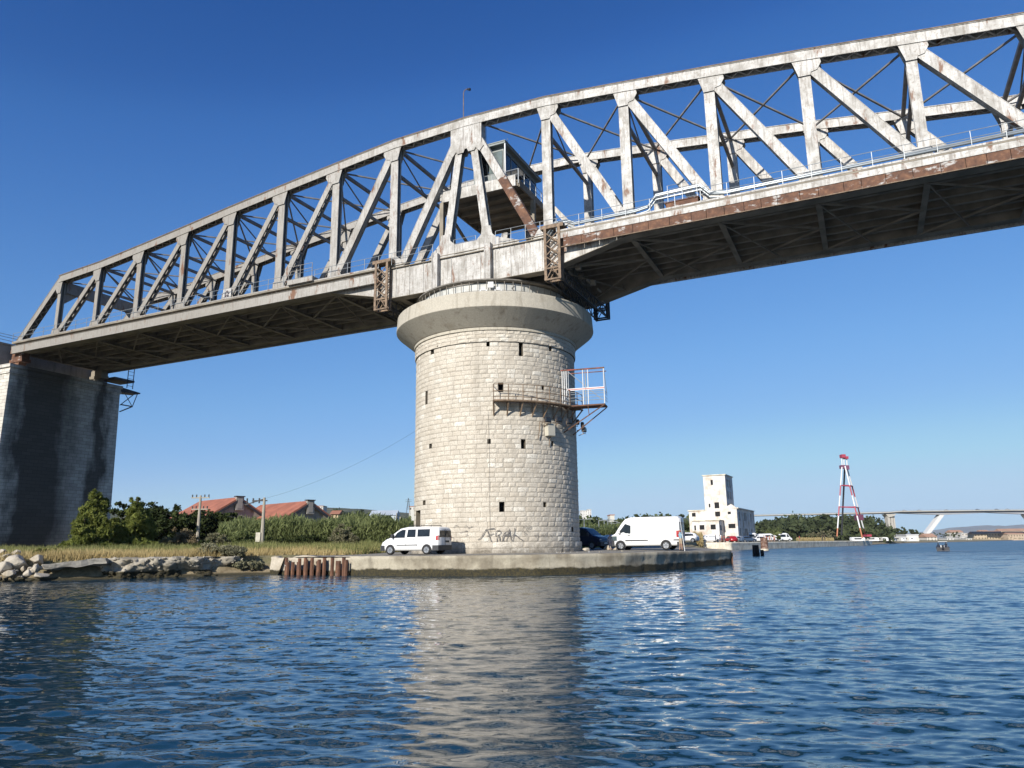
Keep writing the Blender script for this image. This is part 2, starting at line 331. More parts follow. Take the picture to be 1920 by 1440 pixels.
# rusty sheet piles at the left end of the quay
t=thing('sheet_piling','row of rusty steel sheet piles between the sandy beach and the concrete quay wall','piling',(-14.3,47.55,0))
P=densify([(-14.3,47.5),(-9.65,44.45)],.27)
for i in range(len(P)-1):
    if random.random()<.08: continue
    p=P[i];q_=P[i+1]; h=.98+random.uniform(-.22,.08) if i%3 else 1.03; o=.10 if i%2 else -.06
    d=Vector((q_[0]-p[0],q_[1]-p[1],0)); nn=Vector((d.y,-d.x,0)).normalized()
    m_=MB(); a=Vector((p[0]+14.3,p[1]-47.55,0))+nn*(.1+o); lean=random.uniform(-.05,.05)
    vs=[(a.x,a.y),(a.x+d.x*.25,a.y+d.y*.25-.0),(a.x+d.x*.4+nn.x*.1,a.y+d.y*.4+nn.y*.1),(a.x+d.x*.85+nn.x*.1,a.y+d.y*.85+nn.y*.1),(a.x+d.x,a.y+d.y)]
    for (u0,v0),(u1,v1) in zip(vs[:-1],vs[1:]):
        m_.add([(u0,v0,-.8),(u1,v1,-.8),(u1+lean,v1,h),(u0+lean,v0,h),(u0-nn.x*.03,v0-nn.y*.03,-.8),(u1-nn.x*.03,v1-nn.y*.03,-.8),(u1+lean-nn.x*.03,v1-nn.y*.03,h),(u0+lean-nn.x*.03,v0-nn.y*.03,h)],[(0,1,2,3),(7,6,5,4),(3,2,6,7)])
    m_.build('pile',M['rust'],t)
q=wall('broken_quay_edge',[(-15.6,48.6),(-14.6,48.0),(-9.6,44.75)],1.08,-.9,M['rock'],.10,ragged=.12,seed=4); tag(q,'crumbling concrete edge behind the rusty sheet piles','wall')
tf=thing('timber_fender','broken rusty brown timbers leaning against the right end of the quay wall','fender',(16.75,58.1,0))
for k,(dx,dy,h,lx) in enumerate([(.10,-.25,1.0,.05),(.32,.1,.85,.12),(.5,.55,1.05,-.04),(.62,1.1,.7,.10),(.2,-.05,.55,.2),(.75,1.7,.95,.03)]):
    d=MB(); d.bar((dx-.35,dy+.5,-.8),(dx-.35+lx,dy+.5,h),.16,.14,(0,1,0)); d.build('timber',M['rustybrown'] if k%2 else M['rust'],tf)
# water
def waves(x,y):
    g=np.random.default_rng(5); z=np.zeros_like(x); 
    for i in range(90):
        lam=float(np.exp(g.uniform(np.log(.11),np.log(1.0)))); k=2*np.pi/lam; th=math.radians(80)+g.normal(0,.45); A=.0023*lam**.86
        z+=A*np.sin(k*(x*np.cos(th)+y*np.sin(th))+g.uniform(0,6.28)+.35*np.sin(x*.31+y*.23+i))
    return z
rad=np.concatenate([[.3,1,2,3],4*1.0058**np.arange(0,520),np.geomspace(84,30000,60)]); ang=np.concatenate([np.radians(np.arange(-180,-48,4)),np.linspace(math.radians(-46),math.radians(46),880),np.radians(np.arange(48,181,4))])
R_,A_=np.meshgrid(rad,ang); X=R_*np.sin(A_); Y=R_*np.cos(A_); fade=np.clip((85-R_)/50,0,1)*(np.abs(A_)<math.radians(45.9))
Z=waves(X,Y)*fade
wx=np.stack([X,Y,Z],-1)
m,n,l,b=mat('sea_water'); b.inputs['IOR'].default_value=1.46
n3=noise(n,l,mapped(n,l,(.5,1,1)),.16,3)
l.new(ramp(n,l,n3,[(.35,(.010,.040,.062)),(.7,(.009,.054,.100))]),b.inputs['Base Color'])
def slope(scale,sc,k,detail=2):
    x=n.new('ShaderNodeTexNoise'); x.inputs['Scale'].default_value=scale; x.inputs['Detail'].default_value=detail; x.inputs['Roughness'].default_value=.6; l.new(mapped(n,l,sc),x.inputs['Vector'])
    a=n.new('ShaderNodeVectorMath'); a.operation='SUBTRACT'; l.new(x.outputs['Color'],a.inputs[0]); a.inputs[1].default_value=(.5,.5,.5)
    c_=n.new('ShaderNodeVectorMath'); c_.operation='MULTIPLY'; l.new(a.outputs[0],c_.inputs[0]); c_.inputs[1].default_value=(k*.55,k,0); return c_.outputs[0]
cd=n.new('ShaderNodeVectorMath'); cd.operation='LENGTH'; tc=n.new('ShaderNodeTexCoord'); l.new(tc.outputs['Object'],cd.inputs[0])
mr=n.new('ShaderNodeMapRange'); mr.inputs[1].default_value=18; mr.inputs[2].default_value=75; mr.inputs[3].default_value=.0; mr.inputs[4].default_value=1.; l.new(cd.outputs['Value'],mr.inputs[0])
far=n.new('ShaderNodeVectorMath'); far.operation='ADD'; l.new(slope(1.1,(.6,1.5,1),1.3,4),far.inputs[0]); l.new(slope(.28,(.5,1.3,1),.6,2),far.inputs[1])
fs_=n.new('ShaderNodeVectorMath'); fs_.operation='SCALE'; l.new(far.outputs[0],fs_.inputs[0]); l.new(mr.outputs[0],fs_.inputs['Scale'])
gm=n.new('ShaderNodeNewGeometry'); ad1=n.new('ShaderNodeVectorMath'); ad1.operation='ADD'; l.new(gm.outputs['Normal'],ad1.inputs[0]); l.new(fs_.outputs[0],ad1.inputs[1])
ad2=n.new('ShaderNodeVectorMath'); ad2.operation='ADD'; l.new(ad1.outputs[0],ad2.inputs[0]); sm1=n.new('ShaderNodeVectorMath'); sm1.operation='ADD'; l.new(slope(5.5,(.6,1.5,1),.52,5),sm1.inputs[0]); l.new(slope(2.0,(.5,1.4,1),.26,3),sm1.inputs[1]); l.new(sm1.outputs[0],ad2.inputs[1])
nn_=n.new('ShaderNodeVectorMath'); nn_.operation='NORMALIZE'; l.new(ad2.outputs[0],nn_.inputs[0]); l.new(nn_.outputs[0],b.inputs['Normal'])
mr2=n.new('ShaderNodeMapRange'); mr2.inputs[1].default_value=12; mr2.inputs[2].default_value=130; mr2.inputs[3].default_value=.035; mr2.inputs[4].default_value=.28; l.new(cd.outputs['Value'],mr2.inputs[0]); l.new(mr2.outputs[0],b.inputs['Roughness'])
M['water']=m
struct(grid('water',wx,m))
# ================================================================ ROUND MASONRY PIER
RT=6.47; Z0=1.06
tw=thing('bridge_pier','round pale limestone pier with flaring concrete cap carrying the swing bridge','bridge pier',(CX,CY,0))
H_C=14.45/42; zc0=1.86
def snapc(z): return round((z-zc0)/H_C)
WIN=[]   # (a0,a1,k0,k1)
for (x0,y0,x1,y1) in [(973,644,981,665),(912,643,918,651),(1030,651,1035,659),(807,656,813,664),(797,733,801,754),(934,717,944,738),(1016,722,1021,730),(914,822,920,830),(977,823,986,844),(1034,825,1038,833),(804,831,809,839),(936,938,946,962),(1019,938,1025,947),(792,943,797,951),(779,960,787,996),(1072,985,1076,1000)]:
    a0,z1=cyl(x0,y0,RT); a1,z0=cyl(x1,y1,RT); k0=snapc(z0); k1=max(k0+1,snapc(z1)); WIN.append([a0,a1,k0,k1])
WIN[0][2:]=[39,42]; WIN[1][2:]=[41,42]; WIN[2][2:]=[41,42]; WIN[3][2:]=[41,42]
stones=MB(); mort=MB(); reveal=MB(); backs=[]
def course(z0,z1,R,k,lmin,lmax,amp):
    th=random.uniform(0,.2); end=th+2*math.pi; cuts=[]
    for a0,a1,k0,k1 in WIN:
        if k is not None and k0<=k<k1:
            c0=a0%(2*math.pi); 
            if c0<th: c0+=2*math.pi
            cuts.append((c0,c0+(a1-a0)))
    cuts.sort(); segs=[]; cur=th
    for c0,c1 in cuts: segs.append((cur,c0)); cur=c1
    segs.append((cur,end))
    g=.008
    for (s0,s1) in segs:
        a=s0
        m_=max(2,int((s1-s0)/.035)); vs=[]
        for i in range(m_+1):
            t=s0+(s1-s0)*i/m_; vs+=[((R-.045)*math.cos(t),(R-.045)*math.sin(t),z0),((R-.045)*math.cos(t),(R-.045)*math.sin(t),z1)]
        mort.add(vs,[(2*i,2*i+2,2*i+3,2*i+1) for i in range(m_)])
        while a<s1-1e-4:
            L=random.uniform(lmin,lmax)/R; bb=a+L
            if s1-bb<.45*lmin/R: bb=s1
            b_=min(bb,s1); tint=min(1,max(0,random.gauss(.45,.20)));
            if random.random()<.08: tint=1
            proud=random.uniform(0,.02); nx,nzz=6,5; vs=[]; sd=random.random()*99
            for i in range(nx):
                for j in range(nzz):
                    u=i/(nx-1); v_=j/(nzz-1); t=a+g/R+(b_-a-2*g/R)*u; z=z0+g+(z1-z0-2*g)*v_
                    e=min(1,min(u,1-u)*6)**.6*min(1,min(v_,1-v_)*4.5)**.6
                    r=R-.03+(proud+.010+amp*mn.noise(Vector((u*1.8+sd,v_*1.3,sd))))*e
                    vs.append((r*math.cos(t),r*math.sin(t),z))
            fs=[(i*nzz+j,(i+1)*nzz+j,(i+1)*nzz+j+1,i*nzz+j+1) for i in range(nx-1) for j in range(nzz-1)]
            B0=len(vs)
            for (i,j) in [(0,0),(nx-1,0),(nx-1,nzz-1),(0,nzz-1)]:
                x,y,z=vs[i*nzz+j]; k_=(R-.07)/math.hypot(x,y); vs.append((x*k_,y*k_,z))
            c=[0,(nx-1)*nzz,(nx-1)*nzz+nzz-1,nzz-1]
            for q0 in range(4): q1=(q0+1)%4; fs.append((c[q0],B0+q0,B0+q1,c[q1]))
            stones.add(vs,fs,tint); a=b_
for k in range(42): course(zc0+k*H_C,zc0+(k+1)*H_C,RT,k,.5,.92,.026)
zb_=zc0+42*H_C
for k in range(3): course(zb_+k*.29,zb_+(k+1)*.29,RT+.10,None,.5,.95,.05)
for k,(za,zc) in enumerate([(.95,1.42),(1.42,1.86)]): course(za,zc,RT+.14,None,.7,1.4,.05)
stones.build('masonry_blocks',M['stone'],tw,attr=True,smooth=False)
mort.lathe([(RT+.055,.9),(RT+.055,1.86),(RT-.05,1.862)],120,cap=False); mort.lathe([(RT-.05,zb_-.001),(RT+.05,zb_),(RT+.055,zb_+.88)],120,cap=False)
mort.build('mortar_core',M['mortar'],tw)
for a0,a1,k0,k1 in WIN:
    z0=zc0+k0*H_C; z1=zc0+k1*H_C; big=(k1-k0)>1; m_=MB(); r0=RT-.04; r1=RT-.62
    def pc(r,t,z): return (r*math.cos(t),r*math.sin(t),z)
    A=[pc(r0,a0,z0),pc(r0,a1,z0),pc(r0,a1,z1),pc(r0,a0,z1),pc(r1,a0,z0),pc(r1,a1,z0),pc(r1,a1,z1),pc(r1,a0,z1)]
    m_.add(A,[(0,4,5,1),(1,5,6,2),(2,6,7,3),(3,7,4,0)]); o=m_.build('window_opening' if k0>2 or k1-k0<3 else 'doorway',M['mortar'],tw)
    m2=MB(); m2.add([pc(r1+.01,a0,z0),pc(r1+.01,a1,z0),pc(r1+.01,a1,z1),pc(r1+.01,a0,z1)],[(0,1,2,3)]); m2.build('opening_shade',M['dark'],o)  # near-black sheet paints the unlit depth of the opening
cap=MB(); cap.lathe([(RT+.1,zb_+.87),(RT+.17,zb_+.875),(RT+.17,zb_+1.1),(RT+.24,zb_+1.12),(8.06,18.52),(8.10,18.56),(8.02,19.68),(7.92,19.76),(5,19.8),(0,19.8)],96)
o=cap.build('concrete_cap',M['cap'],tw,bevel=.015)
dr=MB(); dr.lathe([(6.12,19.7),(6.12,21.02),(6.05,21.05)],72,cap=False); dr.build('drum_wall',simple('pale_drum_panels',(.60,.60,.56),.6,0,.2,2),tw)
dr=MB(); dr.lathe([(6.1,21.08),(6.42,21.1),(6.5,21.14),(6.5,21.24),(6.1,21.28)],96,cap=False)
for k in range(60): t=2*math.pi*(k+.3)/60; x,y=6.38*math.cos(t),6.38*math.sin(t); dr.bar((x,y,19.7),(x,y,21.1),.035,.05)
for zz_ in (20.35,): 
    pts=[(6.38*math.cos(2*math.pi*k/72),6.38*math.sin(2*math.pi*k/72),zz_) for k in range(73)]; dr.tube(pts,.015,5,cap=False)
dr.build('ring_railing',simple('grey_brown_ring',(.20,.18,.15),.75,0,.35,3),tw)
dr=MB(); dr.lathe([(2.2,19.8),(2.2,20.7),(4.9,20.75),(4.9,21.4),(0,21.45)],48,cap=False); dr.build('turntable',M['dsteel'],tw)
# bearing block in front of the drum
dr=MB(); a,z=cyl(920,535,6.5)
for s in (-1,1):
    t=a+s*.075; dr.box(-.1,.1,-.1,.1,0,0)
dr=MB()
for dt,wd,z0,z1 in ((0,.42,20.5,20.95),(-.085,.3,20.3,20.55),(.085,.3,20.3,20.55),(-.12,.08,19.8,20.35),(.12,.08,19.8,20.35),(-.05,.08,19.8,20.35),(.05,.08,19.8,20.35)):
    t=a+dt; ex=Vector((-math.sin(t),math.cos(t),0)); er=Vector((math.cos(t),math.sin(t),0)); c=er*6.5
    dr.bar(c+Vector((0,0,z0)),c+Vector((0,0,z1)),wd,.12,ex)
dr.build('bearing_bracket',M['white'],tw)
# painted strokes on the stone
def stroke(mb,pts,wd,R=RT+.07):
    q=[cyl(px,py,R) for px,py in pts]; q=[Vector((a*R,z,0)) for a,z in q]; out=[]
    for a_,b_ in zip(q[:-1],q[1:]):
        k=max(1,int((b_-a_).length/.15)); out+=[a_.lerp(b_,i/k) for i in range(k)]
    out.append(q[-1]); vs=[]
    for i,p in enumerate(out):
        d=(out[min(i+1,len(out)-1)]-out[max(i-1,0)]).normalized(); nn=Vector((-d.y,d.x,0))*wd/2*(1-.25*math.sin(i*1.7))
        for e in (p+nn,p-nn): vs.append((R*math.cos(e.x/R),R*math.sin(e.x/R),e.y))
    mb.add(vs,[(2*i,2*i+1,2*i+3,2*i+2) for i in range(len(out)-1)])
def G(pts): return [(800+x/6.4,940+y/6.4) for x,y in pts]
g=MB()
for s in [[(612,458),(640,448),(662,425),(690,375),(716,335),(728,350),(745,395),(764,450),(780,490)],[(700,345),(760,330),(818,324)],[(720,420),(765,400),(806,388)],
          [(828,420),(830,370),(850,350),(880,352),(892,372),(880,395),(850,408)],[(846,485),(842,440),(870,405),(882,480)],
          [(905,482),(912,420),(938,380),(978,352),(970,392),(930,410),(918,450),(926,480)],[(950,484),(975,420),(992,325),(1000,400),(1016,470)],[(935,408),(1000,412)],
          [(1058,320),(1048,400),(1030,480)],[(1012,430),(1040,400),(1075,408),(1115,445),(1158,468)]]: stroke(g,G(s),.05)
g.build('graffiti',simple('black_spray_paint',(.15,.14,.13),.7,0,.4,9),tw)
g=MB()
for s in [[(1128,300),(1150,285),(1170,320),(1182,288)],[(1190,330),(1200,290),(1212,325)],[(1225,295),(1245,290),(1250,315),(1228,325),(1225,295)],[(1195,340),(1222,362)],[(1150,370),(1165,345),(1172,375)],[(1175,400),(1190,378),(1205,395)],
          [(1290,425),(1300,395),(1310,430)],[(1325,395),(1330,425),(1342,400),(1350,428)],[(1365,420),(1372,392),(1390,396),(1380,420)],[(1400,395),(1405,430),(1420,410),(1435,392)],[(1445,400),(1455,425),(1475,398),(1500,415)],
          [(320,315),(350,285),(380,300)],[(450,310),(480,290),(500,320),(560,296)],[(400,380),(440,360),(490,352)],[(470,420),(480,395),(500,410)],[(290,425),(325,440),(322,475),(290,490)]]: stroke(g,G(s),.035)
g.build('faded_tag',simple('faded_grey_paint',(.22,.20,.18),.8,0,.4,9),tw)
g=MB(); 
for s in [[(1020,236),(1000,252),(1018,270)]]:
    q=[(720+x/4.174,480+y/4.174) for x,y in s]; stroke(g,q,.07,6.15)
g.build('painted_chevron',M['dsteel'],tw)
g=MB(); stroke(g,[(915,770),(917,850),(917,930),(919,1000),(920,1036)],.02); g.build('seam_line',simple('dark_seam',(.22,.19,.15),.9,0,.4,5),tw)
# steel gallery hung round the pier
ga=thing('steel_gallery','rusty steel walkway bracketed round the stone pier, ending in a red and white cage','walkway',(CX,CY,0))
RO_=7.30; ZF=11.82; aA=cyl(925,742,RO_)[0]; aB=math.radians(-22)
arc=[aA+(aB-aA)*i/24 for i in range(25)]
pt=lambda r,a,z:(r*math.cos(a),r*math.sin(a),z)
d=MB()
for a0,a1 in zip(arc[:-1],arc[1:]):
    vs=[pt(6.5,a0,ZF),pt(RO_,a0,ZF),pt(RO_,a1,ZF),pt(6.5,a1,ZF)]; d.add(vs+[(x,y,z-.06) for x,y,z in vs],[(0,1,2,3),(7,6,5,4),(1,5,6,2),(0,3,7,4)])
d.tube([pt(RO_,a,ZF-.08) for a in arc],.07,6); d.build('floor_plate',M['rustybrown'],ga)
d=MB()
for h in (1.12,.62,.2): d.tube([pt(RO_,a,ZF+h) for a in arc],.028,6)
for i in range(0,25,3): d.tube([pt(RO_,arc[i],ZF),pt(RO_,arc[i],ZF+1.12)],.033,6)
d.tube([pt(6.5,aA,ZF+1.12),pt(RO_,aA,ZF+1.12)],.028,6); d.build('handrail',M['rustybrown'],ga)
for i in range(0,25,3):
    d=MB(); d.bar(pt(RO_,arc[i],ZF-.05),pt(6.5,arc[i],ZF-.98),.07,.1); d.bar(pt(6.48,arc[i],ZF-1.05),pt(6.48,arc[i],ZF),.07,.06); d.build('bracket',M['rustybrown'],ga)
# cage at the right end
c0=Vector((5.15,-4.35,ZF)); ex=Vector((3.05,-.85,0)); ey=Vector((.35,1.15,0)); hz=Vector((0,0,2.72))
M['redwhite']=mat('red_white_banded_tube')[0]
m,n,l,b=M['redwhite'],M['redwhite'].node_tree.nodes,M['redwhite'].node_tree.links,M['redwhite'].node_tree.nodes['Principled BSDF']
l.new(ramp(n,l,noise(n,l,mapped(n,l,(.3,.3,2.2)),1.,2),[(.46,(.62,.63,.66)),(.50,(.62,.63,.66)),(.52,(.50,.09,.07))],'CONSTANT'),b.inputs['Base Color'])
d=MB(); d.prism([(0,0),(1,0),(1,1),(0,1)],0,0); d=MB()
vs=[c0,c0+ex,c0+ex+ey,c0+ey]; d.add([tuple(v) for v in vs]+[tuple(v-Vector((0,0,.1))) for v in vs],[(0,1,2,3),(7,6,5,4),(0,4,5,1),(1,5,6,2),(2,6,7,3),(3,7,4,0)]); d.build('cage_floor',M['rust'],ga)
d=MB(); d.bar(c0+hz-ex*.03,c0+ex*1.02+hz,.1,.1); d.bar(c0+ey+hz,c0+ey+ex+hz,.06,.06); d.build('top_beam',rust_paint('faded_red_steel',.45,.5,(.33,.08,.06)),ga)
for f_x in (0,.05,.1,.15,.5,.56,.62,1.0):
    d=MB(); d.tube([c0+ex*f_x,c0+ex*f_x+hz],.04,6); d.build('post',M['white'] if f_x not in(.15,.56) else M['railing'],ga)
d=MB(); d.bar(c0+hz*.44+ex*.1,c0+ex+hz*.44,.06,.17); d.build('rail_board',M['white'],ga)
d=MB(); d.bar(c0+hz*.44+ex*.1+Vector((.01,-.04,.0)),c0+ex+hz*.44+Vector((.01,-.04,0)),.02,.05); d.build('red_stripe',simple('red_paint',(.5,.05,.04),.6),ga)
d=MB()
for h in (.12,.2,.30,.36): d.tube([c0+hz*h+ex*.1,c0+ex+hz*h],.022,6); d.tube([c0+ex+hz*h,c0+ex+ey+hz*h],.022,6)
d.tube([c0+ex*.15+hz*.95,c0+ex*.95+hz*.1],.03,6); d.tube([c0+ex+hz,c0+ex+ey*.9+hz*.35],.02,6); d.build('side_rail',M['railing'],ga)
d=MB(); d.bar(c0+ex*.98-Vector((0,0,.1)),Vector((5.2,-3.9,ZF-1.95)),.08,.08); d.bar(c0+ex*.6-Vector((0,0,.1)),c0+ex*.62-Vector((0,0,.75)),.05,.05); d.bar(c0+ex*.98+ey-Vector((0,0,.1)),Vector((6.0,-2.5,ZF-1.95)),.08,.08); d.build('strut',M['rust'],ga)
# electrical cabinet and floodlights
def radial(a,r,z): return Vector((CX+r*math.cos(a),CY+r*math.sin(a),z))
a,z=cyl(1033,806,6.75); t=thing('electrical_cabinet','cream electrical cabinet fixed to the pier under the floodlights','cabinet',radial(a,6.62,z),a-math.pi/2+math.pi)
d=MB(); d.box(-.36,.36,-.22,.16,-.46,.46); d.build('casing',simple('cream_enamel',(.62,.58,.47),.5,0,.06),t,bevel=.02)
d=MB(); d.box(-.32,.32,-.235,-.222,-.42,.42); d.build('door',simple('cream_door',(.66,.62,.51),.5,0,.06),t)
d=MB(); d.tube([(-.4,.0,.55),(-.9,.05,.55),(-.95,.05,-.1),(-1.05,.1,-.7)],.03,6); d.tube([(0,0,-.46),(0,.1,-1.2)],.03,6); d.build('conduit',M['rustybrown'],t)
fls=[(1028,787,7.0,0),(1049,786,7.0,0),(1069,790,7.1,0),(1083,792,7.2,1),(1092,797,7.4,1),(1095,806,7.5,1)]
names=['floodlight directly above the cream cabinet','floodlight second from the cabinet along the bracket','floodlight third along the bracket near the shaded edge','grey floodlight pair member nearest the pier edge, tilted up','outer floodlight standing clear of the pier against the sky','lowest outermost floodlight, dark head against the sky']
for (px,py,R,k),nm in zip(fls,names):
    a,z=cyl(min(px,1076),py,R) if px<1077 else (math.radians(-24+ (1095-px)*.2),0)
    loc=radial(a,R-.1,z) if px<1077 else at(px,py,56.5)
    t=thing('floodlight',nm,'floodlight',loc,a+math.pi/2+random.uniform(-.3,.3),'floodlights on the pier'); d=MB(); d.box(-.24,.24,-.13,.13,-.16,.16); d.prism([(-.24,.16),(.24,.16),(.19,.22),(-.19,.22)],-.1,.1); d.build('housing',M['dsteel'],t,bevel=.02)
    d=MB(); d.box(-.2,.2,-.145,-.132,-.12,.12); d.build('lens',M['glass'],t)
    d=MB(); d.bar((-.27,0,0),(-.27,.0,-.28),.03,.03); d.bar((.27,0,0),(.27,0,-.28),.03,.03); d.bar((-.285,0,-.28),(.285,0,-.28),.03,.03); d.bar((0,0,-.28),(0,.45,-.42),.04,.04); d.build('yoke',M['rustybrown'],t)
# ================================================================ SWING BRIDGE
bg_=thing('swing_bridge','long steel truss swing bridge in flaking white and grey paint on the round pier','bridge',(CX,CY,ZB),YAW)
HH={1:6.713,2:7.106,3:7.80,4:8.56,5:9.38,6:10.09,7:10.77,8:11.41,9:11.60}
C0,PP=6.995,6.2
def sn(n,sd): return 0. if n==9 else sd*(C0+PP*(8-n))
CD=.72     # chord depth
HW=W/2
for sy in (-1,1):
    y=sy*HW; yo=y+sy*.33; yi=y-sy*.33
    for sd in (-1,1):
        nodes=[(sn(n,sd),HH[n]) for n in (9,8,7,6,5,4,3,2,1)]
        nodes[-1]=(nodes[-1][0]+sd*.25,nodes[-1][1]-.04)
        d=MB(); top=nodes; bot=[(s,h-CD) for s,h in nodes]; bot[-1]=(bot[-1][0]-sd*.12,bot[-1][1])
        if sd<0: top=top[::-1]; bot=bot[::-1]
        for ya,yb in ((min(yo,yo-sy*.035),max(yo,yo-sy*.035)),(min(yi,yi+sy*.035),max(yi,yi+sy*.035))): d.strip(top,bot,ya,yb)
        y0,y1=min(yo,yi)-.05,max(yo,yi)+.05
        d.strip([(a,b+.045) for a,b in top],[(a,b+.003) for a,b in top],y0,y1)
        for e in (yo,yi):
            k=1 if e>y else -1; ya,yb=sorted((e+k*.003,e+k*.07)); d.strip([(a,b+.03) for a,b in bot],[(a,b-.015) for a,b in bot],ya,yb)
        # lacing under the chord
        for (a,b) in zip(bot[:-1],bot[1:]):
            L=math.dist(a,b); k=max(2,int(L/.95))
            for i in range(k):
                p=(a[0]+(b[0]-a[0])*i/k,a[1]+(b[1]-a[1])*i/k); q=(a[0]+(b[0]-a[0])*(i+1)/k,a[1]+(b[1]-a[1])*(i+1)/k); mi=((p[0]+q[0])/2,(p[1]+q[1])/2)
                f1,f2=(yo-sy*.04,yi+sy*.04); d.bar((p[0],f1,p[1]+.02),(mi[0],f2,mi[1]+.02),.02,.11,(0,0,1)); d.bar((mi[0],f2,mi[1]+.02),(q[0],f1,q[1]+.02),.02,.11,(0,0,1))
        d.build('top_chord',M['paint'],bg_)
        d=MB(); d.strip([(a,b+.11) for a,b in top],[(a,b+.048) for a,b in top],y+sy*.36,y+sy*.42) if sy>0 else d.strip([(a,b+.10) for a,b in top],[(a,b+.048) for a,b in top],y-.42,y-.36)
        d.build('chord_edge_angle',M['rustybrown'],bg_)
        # inclined end post
        p=Vector((sd*(56.6),y,-.1)); q=Vector((sn(1,sd),y,HH[1]-.45)); dd=(q-p).normalized(); up=Vector((0,1,0)).cross(dd)
        d=MB()
        for e in (yo,yi): ff=Vector((0,(e-y)*.97,0)); d.bar(p+ff,q+dd*.2+ff,.035,.62,(0,1,0))
        tb=up if up.z>0 else -up
        d.bar(p+tb*.33,q+dd*.25+tb*.33,.74,.04,(0,1,0))
        for i in range(9):
            a=p.lerp(q,i/9)-tb*.3; b=p.lerp(q,(i+1)/9)-tb*.3; m_=(a+b)/2; o1=Vector((0,.27,0)); d.bar(a+o1,m_-o1,.02,.1,tb); d.bar(m_-o1,b+o1,.02,.1,tb)
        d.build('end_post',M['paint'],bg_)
        # posts, diagonals, gussets
        for n in range(1,9):
            s=sn(n,sd); h=HH[n]-CD; wv=.50 if n<=2 else (.62 if n<=4 else .74); dv=.50
            if sd>0: wv=max(wv,.62)
            d=MB(); [d.bar((s,y+e*(dv/2-.02),-.55),(s,y+e*(dv/2-.02),h),.04,wv,(0,1,0)) for e in (-1,1)]; d.bar((s,y,-.55),(s,y,h),dv-.081,.05,(0,1,0)); [d.bar((s+e*(wv/2-.03),y+e2*(dv/2-.09),-.55),(s+e*(wv/2-.03),y+e2*(dv/2-.09),h),.10,.03,(0,1,0)) for e in (-1,1) for e2 in (-1,1)]
            
            d.build('vertical_post',M['paint'],bg_)
            # outward direction is +sd ; gusset under chord
            d=MB(); W2=wv/2
            if n>2: pg=[(-.34-W2,.02),(.66+W2,.02),(.72+W2,-.36),(.45+W2,-.85),(W2+.06,-.95),(W2,-1.15),(-W2,-1.15),(-W2-.04,-.95)]
            else: pg=[(-.2-W2,.02),(.5+W2,.02),(.5+W2,-.45),(.2+W2,-1.0),(W2,-1.3),(-W2,-1.3)]
            if sd<0: pg=[(-a,b) for a,b in pg][::-1]
            sl=(HH[min(n+1,9)]-HH[max(n-1,1)])/(2*PP)*(-sd)
            for e in (yo,yi):
                k=1 if e>y else -1; ya,yb=sorted((e+k*.003,e+k*.013)); 
                d.prism([(s+a,h+b+(a*sl if b>0 else a*sl*.5)) for a,b in pg],ya,yb)
            d.build('top_gusset',M['paint'],bg_)
            pb=[(-1.25,-.25),(.5,-.25),(.42,.35),(W2,.75),(-W2-.15,.75),(-.85,.45)]
            if sd<0: pb=[(-a,b) for a,b in pb][::-1]
            d=MB()
            for e in (yo,yi):
                k=1 if e>y else -1; ya,yb=sorted((e+k*.004,e+k*.028)); d.prism([(s+a,b) for a,b in pb],ya,yb)
            d.build('bottom_gusset',M['paint'],bg_)
            if n==8: continue
            # diagonal: bottom of node n (outer) to top of node n+1 (inner)
            p=Vector((s-sd*.35,y,.1)); q=Vector((sn(n+1,sd)+sd*.25,y,HH[n+1]-CD-.35)); dd=(q-p).normalized(); up=Vector((0,1,0)).cross(dd); tb=up if up.z>0 else -up
            laced=(sd<0 and n<7); wd=.52 if laced else .66
            d=MB(); off=.27
            for e in (-1,1): d.bar(p+Vector((0,e*off,0)),q+Vector((0,e*off,0)),.035,wd,(0,1,0))
            if laced:
                for e in (-1,1):
                    for g_ in (-1,1): d.bar(p+Vector((0,e*(off-.05),0))+tb*g_*(wd/2-.02),q+Vector((0,e*(off-.05),0))+tb*g_*(wd/2-.02),.12,.025,(0,1,0))
                k=int((q-p).length/.85)
                for i in range(k):
                    a=p.lerp(q,(i+.2)/k); b=p.lerp(q,(i+.68)/k)
                    for g_ in (-1,1): d.bar(a+tb*g_*(wd/2-.03),b+tb*g_*(wd/2-.03),.5,.018,(0,1,0)) if i%1==0 and g_>0 else d.bar(a+tb*g_*(wd/2-.03),a.lerp(b,.35)+tb*g_*(wd/2-.03),.5,.018,(0,1,0))
            else:
                d.bar(p+tb*(wd/2+.0),q+tb*(wd/2),.62,.03,(0,1,0)); d.bar(p-tb*(wd/2-.06),q-tb*(wd/2-.06),.48,.03,(0,1,0))
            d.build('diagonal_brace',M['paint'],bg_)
        # outermost diagonal of the central A frame
        p=Vector((sd*6.35,y,-.55)); q=Vector((sd*1.15,y,9.35)); dd=(q-p).normalized(); up=Vector((0,1,0)).cross(dd); tb=up if up.z>0 else -up
        rust=(sd>0 and sy<0); cutp=p.lerp(q,.62) if rust else q
        def boxd(a,b,m_,nm,lab=None):
            d=MB()
            for e in (-1,1): d.bar(a+Vector((0,e*.27,0)),b+Vector((0,e*.27,0)),.035,.66,(0,1,0))
            d.bar(a+tb*.33,b+tb*.33,.62,.03,(0,1,0)); d.bar(a-tb*.27,b-tb*.27,.48,.03,(0,1,0)); o=d.build(nm,m_,bg_)
            if lab: o['label']=lab
        if rust: boxd(p,cutp,M['rustpaint'],'diagonal_brace','rust brown lower length of the central diagonal brace'); boxd(cutp,q,M['paint'],'diagonal_brace')
        else: boxd(p,q,M['paint'],'diagonal_brace')
